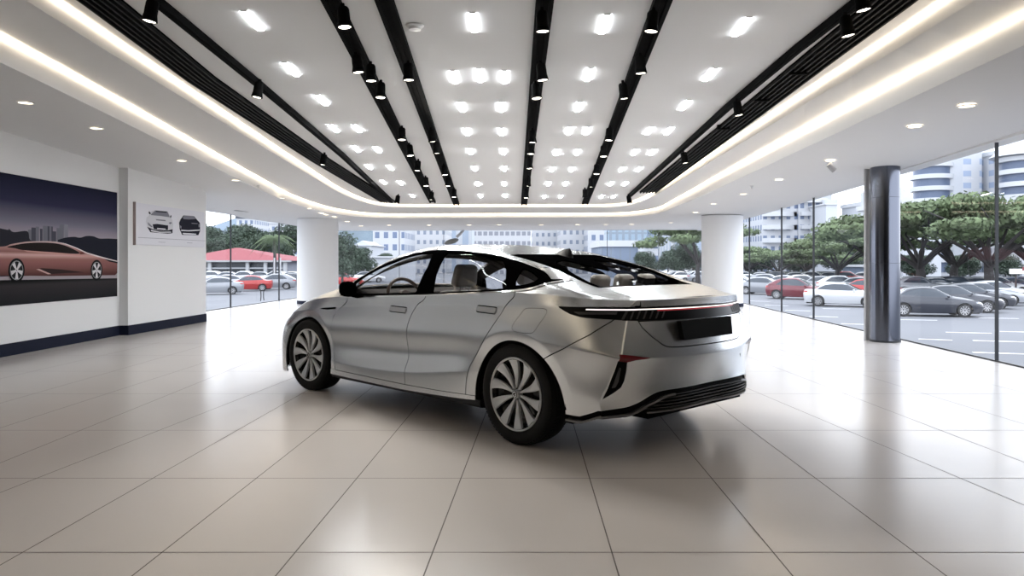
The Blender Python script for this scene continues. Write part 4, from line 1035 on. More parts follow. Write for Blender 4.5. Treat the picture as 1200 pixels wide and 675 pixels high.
c1 = bs('printed_white_car', [(180,240),(200,225),(240,170),(275,158),(420,170),(445,215),(470,260),(484,320),(474,415),(420,425),(225,408),(190,345),(174,290)], Wc, 1)
bs('printed_windscreen', [(228,205),(278,162),(418,174),(446,238),(330,222),(235,214)], Gy, 2, c1); bs('printed_roof', [(280,162),(415,173),(405,186),(290,178)], Dk, 2.5, c1)
bs('printed_grille', [(248,316),(300,312),(425,330),(424,380),(330,384),(262,368)], Dk, 2, c1); bs('printed_bonnet_scoop', [(285,258),(395,268),(398,282),(290,272)], Gy, 2, c1)
bs('printed_bumper', [(186,345),(250,372),(330,388),(430,384),(476,372),(474,418),(420,422),(225,406)], Dk, 1.8, c1); bs('printed_bumper_blade', [(225,378),(330,402),(455,400),(460,410),(330,412),(235,396)], Lg, 3, c1)
bs('printed_plate', [(300,358),(396,366),(396,378),(300,370)], Lg, 3, c1)
for P in ([(190,290),(215,310),(250,345),(235,350),(200,325)], [(430,300),(455,290),(470,300),(450,318)]): bs('printed_headlight', P, Gy, 2.2, c1)
for P in ([(202,175),(215,172),(228,195),(222,204),(208,198)], [(448,222),(462,212),(462,236),(450,246)]): bs('printed_mirror', P, Dk, 2.2, c1)
c2 = bs('printed_black_car', [(550,300),(566,262),(600,216),(720,224),(752,262),(786,300),(790,390),(770,440),(585,436),(556,370)], Dk, 1)
bs('printed_windscreen', [(592,236),(612,216),(716,224),(740,258),(660,262),(600,258)], Gy, 2, c2)
for P in ([(572,378),(650,384),(785,376),(786,388),(660,396),(576,392)], [(588,414),(670,418),(745,424),(742,434),(600,430)], [(556,325),(578,340),(574,372),(560,352)], [(770,318),(788,310),(788,345),(772,352)], [(690,300),(760,306),(762,314),(694,310)]): bs('printed_chrome', P, Gy if P[0][0] in (556, 770, 690) else Lg, 2, c2)
b = MB(); b.prism(bz([(85,462),(850,502),(850,506),(85,468)]), .045, .050, 'x'); b.obj('thin_ledge', flatm('ledge grey', (.40,.40,.45)), board_)
for P in ([(318,514),(396,520),(396,524),(318,519)], [(640,522),(702,526),(702,531),(640,527)]): bs('caption_mark', P, flatm('caption grey', (.42,.42,.47)), 1)
# ================================================================ OUTSIDE
GZ = -1.4
def gp(u, v): return fl(u, v, GZ)
def zat(v, Y): return CAM_H-(v-HZ)/FPX*Y
def xat(u, Y): return (u-600)/FPX*Y
M_asph = mat('grey asphalt', (.155, .16, .175), .85, noise=(.08, .10))
M_markw = mat('white road paint', (.85, .85, .85), .6)
M_verge = mat('grass verge', (.10, .15, .07), .9, noise=(.5, .3))
M_plinth = mat('concrete plinth', (.35, .35, .35), .8)
M_leafA = mat('rain tree leaves', (.125, .165, .085), .9, noise=(.5, .4, 6))
M_leafB = mat('dark green leaves', (.055, .078, .055), .9, noise=(.4, .35, 5))
M_leafC = mat('palm fronds', (.09, .125, .06), .8, noise=(.6, .4))
M_bark = mat('dark bark', (.05, .045, .045), .9)
M_hill = mat('hazy hill', (.16, .20, .245), 1.0, noise=(.01, .12, 5))  # distance haze mixed into the hill colour
M_cglass = mat('parked car glass', (.035, .045, .06), .12, 0, .4)
M_ctyre = mat('parked car tyre', (.015, .015, .016), .7)
M_crim = mat('parked car rim', (.45, .45, .46), .3, .8)
M_clamp = mat('parked car headlamp', (.75, .78, .82), .15, .2, .5)
M_cgrille = mat('parked car grille', (.015, .015, .017), .4)
M_ctail = mat('parked car tail lamp', (.35, .02, .02), .3)

b = MB(); b.box(-260, 260, -20, 420, GZ-.2, GZ); ground = tag(b.obj('ground', M_asph), kind='structure')
b = MB(); b.prism(PLAN, GZ, -.12); tag(b.obj('floor_plinth', M_plinth), kind='structure')
# lane dashes on the road outside the right glass
def dash(mbx, x, y, a, L=1.6, w_=.16):
    c_, s_ = math.cos(a), math.sin(a)
    mbx.add([(x+c_*dx-s_*dy, y+s_*dx+c_*dy, GZ+.004) for dx, dy in ((-L/2, -w_/2), (L/2, -w_/2), (L/2, w_/2), (-L/2, w_/2))], [(0, 1, 2, 3)])
for i, (u, v, a, L) in enumerate([(1135,390,-.30,1.5),(1096,398,-.42,1.0),(1172,400,-.3,1.6),(1172,414,-.3,1.4),(1195,389,-.3,1.3),(1073,375,-.2,1.8),(1170,373,-.2,1.7),(1005,380,-.5,1.3),(965,371,-.5,1.3),(935,364,-.55,1.3),(910,358,-.6,1.4),(890,353,-.6,1.4),(980,362,-.25,1.4)]):
    x, y = gp(u, v); b = MB(); dash(b, x, y, a, L*1.0); o = b.obj('road_dash', M_markw)
    tag(o, f'short white road dash outside the right glass, {ORD[i]} of thirteen painted lane marks', 'road marking', 'lane dashes on the road outside')

# ---- buildings
def facade(name, wall, glass, sx, sz, fx, fz, ox=0.0, oz=0.0):
    m = bpy.data.materials.new(name); m.use_nodes = True; nt = m.node_tree; bs = nt.nodes['Principled BSDF']; bs.inputs['Roughness'].default_value = .6
    tc = nt.nodes.new('ShaderNodeTexCoord'); sp = nt.nodes.new('ShaderNodeSeparateXYZ'); nt.links.new(tc.outputs['Object'], sp.inputs[0])
    def mth(op, a, b_=None):
        n_ = nt.nodes.new('ShaderNodeMath'); n_.operation = op
        for i, q in enumerate((a, b_)):
            if q is None: continue
            if isinstance(q, (int, float)): n_.inputs[i].default_value = q
            else: nt.links.new(q, n_.inputs[i])
        return n_.outputs[0]
    hx = mth('ADD', sp.outputs['X'], sp.outputs['Y'])
    fxn = mth('FRACT', mth('ADD', mth('DIVIDE', hx, sx), 100+ox)); fzn = mth('FRACT', mth('ADD', mth('DIVIDE', sp.outputs['Z'], sz), 100+oz))
    msk = mth('MULTIPLY', mth('LESS_THAN', fxn, fx), mth('LESS_THAN', fzn, fz))
    mx = nt.nodes.new('ShaderNodeMix'); mx.data_type = 'RGBA'; mx.inputs['A'].default_value = (*wall, 1); mx.inputs['B'].default_value = (*glass, 1)
    nt.links.new(msk, mx.inputs['Factor']); nt.links.new(mx.outputs['Result'], bs.inputs['Base Color']); return m
F_white = facade('white facade with dark windows', (0.459,0.471,0.496), (.13,.17,.26), 1.8, 2.5, .50, .50)  # facade tones kept pale, distance haze put into the colours
F_white2 = facade('white facade with small windows', (0.484,0.490,0.508), (.20,.23,.29), 1.5, 2.3, .45, .42)
F_rows = facade('white facade with window rows', (0.434,0.440,0.453), (.20,.21,.24), 1.2, 2.1, .72, .42)
F_glass = facade('blue glass facade', (0.161,0.192,0.236), (.16,.20,.27), 1.6, 3.0, .85, .85)
F_paleglass = facade('pale glass facade', (0.248,0.291,0.335), (.30,.38,.46), 2.0, 6.0, .6, .9)
F_stripe = facade('vertical striped facade', (0.422,0.440,0.465), (.28,.33,.40), 3.6, 400, .5, 1.0)
F_tower = facade('pale residential facade', (0.496,0.508,0.533), (.30,.36,.48), 4.2, 3.1, .5, .48)
F_plain = mat('plain pale wall', (0.459,0.477,0.508), .7)
M_balc = mat('balcony slab', (0.496,0.508,0.527), .6)
M_balcd = mat('dark balcony glass', (.10, .13, .20), .4)
M_roofr = mat('red metal roof', (.25, .062, .072), .8)
M_bdark = mat('dark shop front', (.05, .06, .075), .3)
def bld(lab, u0, u1, vtop, Y, D, fac, roof=1.0, bands=0, rows=0, cat='building', name='apartment_building', roofm=None):
    x0, x1 = xat(u0, Y), xat(u1, Y); zt = zat(vtop, Y)
    r = empty(name, ((x0+x1)/2, Y+D/2, GZ)); tag(r, lab, cat)
    w_ = (x1-x0); h = zt-GZ
    b = MB(); b.box(-w_/2, w_/2, -D/2, D/2, 0, h); b.obj('facade', fac, r)
    b = MB(); b.box(-w_/2-.3, w_/2+.3, -D/2-.3, D/2+.3, h, h+roof); b.obj('roof_slab', roofm or M_balc, r)
    for k in range(bands):
        z = h-(k+1)*3.1
        if z < 3: break
        b = MB(); b.box(-w_/2-.2, w_/2+.2, -D/2-1.0, -D/2, z, z+1.0); b.obj('balcony', M_balc, r)
    return r, w_, h
def curved(r, cx, cy, rad, h, n, sq=1.0, step=3.1, name='balcony'):
    """a round bay: glass core with a projecting slab for every storey"""
    b = MB(); b.frustum((cx, cy), 0, h, rad*.86, rad*.86, 32, sy=sq); b.obj('round_bay', M_balcd, r, smooth=True)
    for k in range(n):
        z = h-.2-k*step
        if z < 2: break
        b = MB(); b.frustum((cx, cy), z-1.15, z, rad, rad, 32, sy=sq); b.obj(name, M_balc, r, smooth=True, angle=30)
# right of the steel column: two tall towers
r, w_, h = bld('tall white residential tower with stacked round balconies right of the steel column', 1104, 1128, 180, 190, 14, F_plain, 1.5, name='residential_tower')
curved(r, -w_/2-1.0, -4, 5.0, h-2, 26)
b = MB(); b.box(w_/2, w_/2+5.0, -7, 7, 0, h+2); b.obj('stair_core', F_tower, r)
r, w_, h = bld('tall white residential tower with dark curved balcony bays behind the nearer tower', 1132, 1156, 186, 215, 16, F_tower, 1.0, name='residential_tower')
curved(r, 1.5, -9, 6.0, h-1, 24, .5)
b = MB(); b.box(w_/2, w_/2+13, -8, 8, 0, h+2); b.obj('side_wing', F_tower, r)
b = MB(); b.lathe([(6, 0), (5.2, 1.6), (3, 2.8), (0, 3.2)], 24, M=Matrix.Translation((w_/2+2, 0, h+1))); b.obj('roof_dome', M_balc, r, smooth=True)
r, w_, h = bld('tall white tower with rounded balconies at the right edge of the view', 1190, 1230, 176, 180, 16, F_tower, 1.0, name='residential_tower')
curved(r, -w_/2+4.0, -7, 7.0, h-1.5, 26)
b = MB(); b.frustum((-w_/2+4.0, -7), h-1.5, h+3.0, 8.4, 4.0, 32); b.obj('tower_cap', M_balc, r, smooth=True, angle=30)
bld('small far pale tower between the tall residential towers', 1166, 1175, 222, 300, 10, F_white2, name='residential_tower')
bld('small far pale block left of the rounded tower at the right edge', 1177, 1187, 226, 300, 10, F_rows)
# white hall with an arched roof right of the steel column
r, w_, h = bld('low white hall with arched roof right of the steel column', 1058, 1103, 240, 110, 14, F_plain, .8, name='arched_hall')
b = MB(); P = [(-w_/2*1.05+w_*1.05*t, h+.8+2.9*math.sin(math.pi*(.25+.75*t))**.8*1.0) for t in np.linspace(0, .99, 16)]
b.prism([(-w_/2*1.05, h+.8)]+P+[(w_/2, h+.8)], 0, 6, 'y'); b.obj('arched_roof', F_plain, r)
for k, (x, z0, z1) in enumerate(((-.20, .62, .86), (-.36, .62, .84), (.12, .58, .68), (-.20, .50, .56), (.36, .58, .64))):
    b = MB(); b.box(x*w_-.42, x*w_+.42, -7.06, -6.98, z0*h, z1*h); b.obj('window', M_balcd, r)
# pale arched canopy far right
Yc = 120; r = empty('arched_canopy', (xat(1190, Yc), Yc, GZ)); tag(r, 'wide pale arched canopy roof with dark edge above the trees at far right', 'roof')
P = [(xat(u, Yc)-xat(1190, Yc), zat(v, Yc)-GZ) for u, v in ((1148,255),(1156,250),(1168,246),(1182,244),(1200,243),(1230,243))]
b = MB(); b.prism(P+[(x, z+1.6 if i < 5 else z+1.6) for i, (x, z) in enumerate(P[::-1])], 0, 12, 'y'); b.obj('roof_shell', F_plain, r)
b = MB(); b.prism([(x, z-.25) for x, z in P]+[(x, z) for x, z in P[::-1]], -.4, 12, 'y'); b.obj('fascia', mat('navy fascia', (.02, .03, .07), .4), r)
b = MB(); b.box(2, 14, 2, 11, 0, P[3][1]-.3); b.obj('canopy_wall', F_rows, r)
# left of the steel column
r, w_, h = bld('wide white apartment block with curved balcony rows left of the steel column', 893, 934, 222, 170, 14, F_white, 1.0, bands=0)
for k in range(24):
    z = h+9-(k+1)*3.05
    if z < 4: break
    b = MB(); V = [(-w_/2+w_*t, -7-1.9*math.sin(math.pi*min(t*1.1, 1))*1.0) for t in np.linspace(0, 1, 13)]
    b.add([(x, y, z) for x, y in V]+[(x, y, z+1.05) for x, y in V]+[(x, -6.9, z) for x, y in V]+[(x, -6.9, z+1.05) for x, y in V], [(i, i+1, 14+i, 13+i) for i in range(12)]+[(13+i, 14+i, 40+i, 39+i) for i in range(12)]+[(i, 26+i, 27+i, i+1) for i in range(12)]); b.obj('balcony', M_balc, r)
b = MB(); b.box(w_/2, w_/2+5.8, -8, 7, 0, h+6); b.obj('side_wing', F_white, r)
for k in range(24):
    z = h+6-(k+1)*3.05
    if z < 4: break
    b = MB(); b.box(w_/2+.3, w_/2+6.2, -9.2, -8, z, z+.9); b.obj('balcony', M_balc, r)
bld('slim pale tower with dotted windows next to the right white column', 872, 886, 250, 260, 12, F_white2, name='residential_tower')
bld('plain pale blank tower at the right white column', 886, 893, 249, 250, 12, F_plain, name='residential_tower')
r, w_, h = bld('tall plain white building with flat roof left of the steel column', 964, 975, 222, 200, 14, F_plain)
r, w_, h = bld('white building with rounded tower end left of the steel column', 968, 981, 240, 160, 12, F_plain, .3)
b = MB(); b.frustum((w_/2+1, 0), 0, h+1.6, 1.6, 1.6, 28); b.obj('round_tower', F_plain, r, smooth=True, angle=40)
bld('small pale box building left of the steel column above the trees', 1015, 1034, 240, 190, 14, F_plain)
r, w_, h = bld('low pale building with sloped roof behind the trees left of the steel column', 992, 1034, 262, 150, 14, F_plain, .3)
b = MB(); b.prism([(-w_/2, h), (w_/2, h), (w_/2, h+1.8), (0, h+.9)], -6, 6, 'y'); b.obj('sloped_roof', F_plain, r)
# behind the car, through the back glass
bld('white apartment block with blue windows left of the car roof', 437, 474, 262, 150, 16, F_white)
bld('pale apartment block behind the car roof left part', 479, 523, 262, 175, 16, F_white2)
bld('white apartment block with vertical piers behind the grey pod lamp', 524, 553, 258, 210, 16, F_stripe)
bld('wide office block with long window rows behind the car roof', 556, 622, 262, 160, 18, F_rows, 1)
bld('white slab tower right of the wide office block', 624, 655, 255, 190, 16, F_white2, name='office_tower')
bld('pale tower with dotted windows above the shark fin antenna', 657, 688, 255, 175, 16, F_white2, name='office_tower')
bld('narrow white tower left of the blue glass box', 689, 708, 255, 165, 16, F_white, name='office_tower')
r, w_, h = bld('blue glass office box with white top band', 705, 751, 289, 125, 16, F_glass, 1.05, name='office_building')
b = MB(); b.box(w_/2-.5, w_/2+.6, -8.6, -7.9, 0, h+1); b.obj('corner_pier', F_plain, r)
bld('tall pale blue glass tower behind the glass box', 711, 768, 250, 230, 20, F_paleglass, name='glass_tower')
bld('small white office with grid windows right of the blue glass box', 752, 771, 289, 130, 12, F_white, .5, name='office_building')
bld('dark blue striped glass tower left of the right white column', 772, 788, 250, 200, 18, facade('dark striped glass', (.20,.26,.34), (.12,.16,.23), 2.4, 400, .5, 1.0), name='glass_tower')
bld('white tower with vertical stripes left of the right white column', 787, 812, 250, 180, 18, F_stripe, name='office_tower')
bld('grey slatted tower partly behind the right white column', 811, 828, 262, 150, 12, F_stripe, name='office_tower')
r, w_, h = bld('low white building with gabled front left of the white apartments', 413, 436, 288, 110, 10, F_plain, .1, name='office_building')
b = MB(); b.prism([(-w_/2, h), (w_/2, h), (0, h+.8)], -5, 5, 'y'); b.obj('gable', F_plain, r)
b = MB(); b.box(-w_*.2, w_*.2, -5.06, -4.98, h*.86, h*.95); b.obj('window', M_balcd, r)
b = MB(); b.box(-w_*.06, w_*.06, -5.06, -4.98, h*.45, h*.82); b.obj('window', M_balcd, r)
bld('long low white shed roof beside the distant car park', 428, 478, 302, 100, 8, F_plain, .2, name='shed')
# red roofed building outside the left glass
Yr = 112; r = empty('showroom_building', (xat(280, Yr), Yr, GZ)); tag(r, 'low building with broad red hipped roof outside the left glass', 'building')
X = lambda u: xat(u, Yr)-xat(280, Yr); Zr = lambda v: zat(v, Yr)-GZ
b = MB(); b.box(X(200), X(336), .6, 18, 0, Zr(306)); b.obj('wall', mat('grey lilac wall', (0.260,0.273,0.310), .7), r)
b = MB(); V = [(X(195), -.8, Zr(305.5)), (X(343), -.8, Zr(305.5)), (X(343), 20, Zr(305.5)), (X(195), 20, Zr(305.5)), (X(259), 6, Zr(289.5)), (X(262), 7, Zr(289.5))]
b.add(V, [(0, 1, 5, 4), (1, 2, 5), (2, 3, 4, 5), (3, 0, 4)]); b.add([(x, y, z-.12) for x, y, z in V[:4]], [(0, 1, 2, 3)]); b.obj('red_roof', M_roofr, r)
b = MB(); b.box(X(195), X(343), -.9, -.7, Zr(307), Zr(305)); b.obj('gutter', mat('gutter grey', (0.341,0.341,0.353), .5), r)
for u0, u1, v0, v1 in ((215,268,308,313.5),(270,322,308,313),(240,249,317,323),(251,266,316,323),(270,288,316,323),(292,311,315,323),(313,320,318,323),(326,334,318,323)):
    b = MB(); b.box(X(u0), X(u1), .5, .58, max(Zr(v1), .1), Zr(v0)); b.obj('window', M_bdark, r)
for u in (291, 247, 312, 335):
    b = MB(); b.box(X(u)-.25, X(u)+.25, -.5, 0, 0, Zr(307)); b.obj('pillar', mat('pillar grey', (0.384,0.391,0.409), .6), r)
b = MB(); b.box(X(200), X(336), -.3, .5, Zr(315), Zr(313.6)); b.obj('canopy_band', mat('canopy pale', (0.372,0.384,0.409), .6), r)
bld('white hillside apartment block with dark roof outside the left glass', 277, 298, 256, 240, 14, F_white, 1.2, roofm=M_bdark)
bld('pale hillside apartment block outside the left glass, middle one', 299, 313, 262, 260, 14, F_white2)
bld('white hillside apartment block outside the left glass beside the column', 316, 350, 262, 230, 14, F_white)
# hills
def hill(lab, P, Y, D, m=M_hill):
    b = MB(); Q = spl([(xat(u, Y), zat(v, Y)) for u, v in P], 6)
    nx = len(Q); V = []; F = []
    for j, (dy, k) in enumerate(((0, 0), (D*.25, .55), (D*.6, 1), (D, .8))):
        for x, z in Q: V.append((x, Y-D*.5+dy, GZ+(z-GZ)*k))
    for j in range(3): F += [(j*nx+i, j*nx+i+1, (j+1)*nx+i+1, (j+1)*nx+i) for i in range(nx-1)]
    b.add(V, F); return tag(b.obj('hill', m, smooth=True), lab, 'hill', kind='structure')
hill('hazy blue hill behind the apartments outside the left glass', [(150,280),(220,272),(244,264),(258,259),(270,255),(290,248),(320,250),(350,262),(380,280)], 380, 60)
hill('hazy wooded hill behind the white apartments left of the car roof', [(360,290),(395,262),(420,258),(450,255),(480,258),(520,270),(560,300)], 320, 60, mat('wooded haze', (.12,.155,.185), 1, noise=(.05,.25,6)))  # haze put into this hill's colour too

# ---- trees
def leafmesh(n, blobs, size, flat=.5, seed=1):
    """many small leaf sprays scattered over the shells of ellipsoid clumps -> V, F"""
    g_ = np.random.default_rng(seed); V = np.zeros((n*4, 3)); wts = np.array([b_[3]*b_[4] for b_ in blobs], float); wts /= wts.sum()
    idx = g_.choice(len(blobs), n, p=wts); B = np.array([b_[:6] for b_ in blobs])[idx]
    d = g_.normal(size=(n, 3)); d /= np.linalg.norm(d, axis=1, keepdims=True); rr = g_.uniform(.55, 1.05, n)[:, None]
    c_ = B[:, :3]+d*rr*B[:, 3:6]
    nrm = d*np.array([1, 1, 1.6])+g_.normal(size=(n, 3))*flat; nrm /= np.linalg.norm(nrm, axis=1, keepdims=True)
    a = np.cross(nrm, g_.normal(size=(n, 3))); a /= np.linalg.norm(a, axis=1, keepdims=True); bb = np.cross(nrm, a)
    s = size*g_.uniform(.5, 1.3, n)[:, None]
    for k, (p, q) in enumerate(((-1, -.45), (.2, -.6), (1, .3), (-.2, .6))): V[k::4] = c_+a*s*p+bb*s*q
    return V, [(4*i, 4*i+1, 4*i+2, 4*i+3) for i in range(n)]
def make_umbrella(seed, lab):
    g_ = random.Random(seed); t = empty('rain_tree'); tag(t, lab, 'tree')
    blobs = []
    for k in range(30):
        a = g_.uniform(0, 2*math.pi); q = math.sqrt(g_.random())*7.2
        blobs.append((q*math.cos(a), q*math.sin(a), 5.9-q*q*.030+g_.uniform(-.5, .5), g_.uniform(1.2, 2.2), g_.uniform(1.2, 2.2), g_.uniform(.35, .6)))
    V, F = leafmesh(15000, blobs, .17, .5, seed); MB().add(V, F).obj('crown', M_leafA, t)
    b = MB(); b.tube([(0, 0, 0), (.15, 0, 1.4), (.05, .1, 2.3)], [.38, .30, .26], 8); b.obj('trunk', M_bark, t, smooth=True)
    for k in range(9):
        a = 2*math.pi*k/9+g_.uniform(-.2, .2); q = g_.uniform(4, 6.3)
        b = MB(); b.tube([(0, 0, 1.9+.1*(k % 3)), (q*.25*math.cos(a), q*.25*math.sin(a), 3.2), (q*.6*math.cos(a+.1), q*.6*math.sin(a+.1), 4.6), (q*math.cos(a), q*math.sin(a), 5.4)], [.17, .13, .08, .03], 6); b.obj('branch', M_bark, t, smooth=True)
    return t
def make_round(seed, lab, name='leafy_tree', m=None):
    g_ = random.Random(seed); t = empty(name); tag(t, lab, 'tree')
    blobs = [(g_.uniform(-1.6, 1.6), g_.uniform(-1.6, 1.6), g_.uniform(2.4, 5.0), g_.uniform(.9, 1.6), g_.uniform(.9, 1.6), g_.uniform(.8, 1.3)) for _ in range(12)]
    V, F = leafmesh(6000, blobs, .15, .9, seed); MB().add(V, F).obj('crown', m or M_leafB, t)
    b = MB(); b.tube([(0, 0, 0), (.05, 0, 2.8)], [.20, .12], 8); b.obj('trunk', M_bark, t, smooth=True)
    return t
def make_palm(lab):
    t = empty('palm_tree'); tag(t, lab, 'tree')
    b = MB(); b.tube([(0, 0, 0), (.1, 0, 2.5), (.05, 0, 5.2)], [.22, .17, .14], 8); b.obj('trunk', M_bark, t, smooth=True)
    for k in range(14):
        a = 2*math.pi*k/14+.2*(k % 2); el = .9-.5*(k % 3); V = []; F = []
        P = []
        for i in range(8):
            q = i/7; r_ = 2.6*q; z = 5.2+el*1.4*q-2.2*q*q
            P.append((r_*math.cos(a), r_*math.sin(a), z))
        nx_, ny_ = -math.sin(a), math.cos(a)
        for i in range(36):                          # leaflets down both sides of the rib
            q = (i+.5)/36*7; j = int(q); f_ = q-j; p = [P[j][c]*(1-f_)+P[min(j+1, 7)][c]*f_ for c in range(3)]; wd = .75*math.sin(math.pi*min(q/7*.85+.15, 1))+.08
            for s_ in (-1, 1):
                n_ = len(V); V += [(p[0], p[1], p[2]+.02), (p[0]+math.cos(a)*.05, p[1]+math.sin(a)*.05, p[2]), (p[0]+s_*nx_*wd+math.cos(a)*.28, p[1]+s_*ny_*wd+math.sin(a)*.28, p[2]-wd*.55)]; F.append((n_, n_+1, n_+2))
        MB().add(V, F).obj('frond', M_leafC, t)
    return t
def place(t0, used_, x, y, s, rz, lab, z=GZ, sz=None):
    o = t0 if not used_[0] else copy_tree(t0); used_[0] = True
    o.location = (x, y, z); o.rotation_euler = (0, 0, rz); o.scale = (s, s, sz or s); o['label'] = lab; return o
U0 = make_umbrella(3, ''); uu = [False]
# (u of trunk, Y, scale, vertical scale)
RT = [(1077,62,1.25,1.10,'spreading rain tree directly right of the steel column'),(1160,56,1.15,1.18,'spreading rain tree at the right edge of the right glass'),(1120,72,1.2,1.1,'rain tree between the two nearest ones right of the steel column'),
      (982,86,.98,.86,'spreading rain tree left of the steel column behind the white sedan'),(1030,80,.9,.98,'rain tree mostly hidden behind the steel column'),(912,96,.95,.62,'low spreading rain tree beside the right white column'),
      (945,108,.9,.70,'rain tree behind the dark red car outside the right glass'),(876,104,.9,.72,'rain tree half hidden by the right white column'),(818,84,.85,1.18,'rain tree left of the right white column seen through the back glass'),(1210,66,1.2,1.2,'rain tree cut by the right edge of the view')]
for i, (u, Y, s, sz, lab) in enumerate(RT):
    place(U0, uu, xat(u, Y), Y, s, i*1.3, lab, sz=sz); 
R0 = make_round(5, ''); ru = [False]
RD = [(401,62,.62,'dark leafy tree beside the left white column through the back glass'),(388,74,.66,'dark leafy tree behind the left white column'),(420,95,.8,'small tree in front of the gabled white building'),(797,105,.95,'round bushy tree at the distant car park left of the right column'),
      (783,118,.8,'bushy tree under the striped tower'),(812,118,.8,'bushy tree beside the right white column at the car park'),(760,110,.75,'small tree in front of the small white office'),(455,110,.7,'small tree below the white apartment block')]
for i, (u, Y, s, lab) in enumerate(RD): place(R0, ru, xat(u, Y), Y, s, i*1.1, lab, sz=.92 if i < 2 else s)
k = 0
for row, (Y, s, zz, us) in enumerate(((146, 1.45, GZ, (232,243,254,266,279,292,305,318,331)), (172, 1.9, GZ+.8, (236,250,265,280,297,315,334)))):
    for j, u in enumerate(us):
        place(R0, ru, xat(u, Y), Y, s*(1-.1*(j % 3)*.8), j*1.7, f'dense dark green tree behind the red roof, {ORD[j]} from the left in the {"front" if row == 0 else "rear"} row', z=zz)
M0 = M_leafB
for j, u in enumerate((1072,1092,1108,1128,1146,1165,1184,1198)):
    place(R0, ru, xat(u, 88), 88+(j % 3)*3, .62, j, f'low dark shrub tree under the right rain trees, {ORD[j]} from the left')
for j, u in enumerate((880,897,914,930,948,965,985,1005,1022)):
    place(R0, ru, xat(u, 112), 112+(j % 3)*4, .85, j*2, f'low dark tree under the canopies left of the steel column, {ORD[j]} from the left')
P0 = make_palm('tall palm tree in front of the red roof outside the left glass'); P0.location = (xat(321, 92), 92, GZ); P0.scale = (1.15, 1.15, 1.12)
# lamp posts outside the left glass
for u, lab in ((320.5, 'left'), (327.5, 'right')):
    b = MB(); Y = 84; b.tube([(xat(u+1, Y), Y, GZ), (xat(u+1, Y), Y, zat(302, Y))], .09, 8); tag(b.obj('lamp_post', M_edge), f'slim grey post outside the left glass, {lab} one of two', 'post', 'grey posts outside the left glass')
# site wall and fence behind the right car park
def gbox(name, lab, cat, u0, u1, Y, v0, v1, m, D=1.0):
    b = MB(); b.box(xat(u0, Y), xat(u1, Y), Y, Y+D, max(zat(v1, Y), GZ), zat(v0, Y)); return tag(b.obj(name, m), lab, cat)
gbox('fence', 'dark fence line behind the parked cars right of the steel column', 'fence', 1062, 1230, 84, 324, 334, M_bdark, .3)
gbox('fence', 'grey green fence line behind the parked cars left of the steel column', 'fence', 871, 1040, 108, 318, 330, mat('grey green fence', (.12,.14,.13), .7), .3)
r, w_, h = bld('grey glazed kiosk behind the trees left of the steel column', 1012, 1030, 313, 96, 6, F_glass, .3, name='kiosk')
# shop sign board far right (plain white and red panel)
b = MB(); Y = 50; b.box(xat(1185, Y), xat(1204, Y), Y, Y+.2, zat(321, Y), zat(315, Y)); o = b.obj('board', M_markw); tag(o, 'small white board with red corner under the rain tree at far right', 'sign')
b = MB(); b.box(xat(1198, Y), xat(1206, Y), Y-.03, Y, zat(317, Y), zat(313, Y)); b.obj('red_panel', M_roofr, o)
b = MB(); b.tube([(xat(1194, Y), Y+.3, GZ), (xat(1194, Y), Y+.3, zat(321, Y))], .06, 8); b.obj('sign_post', M_bark, o)

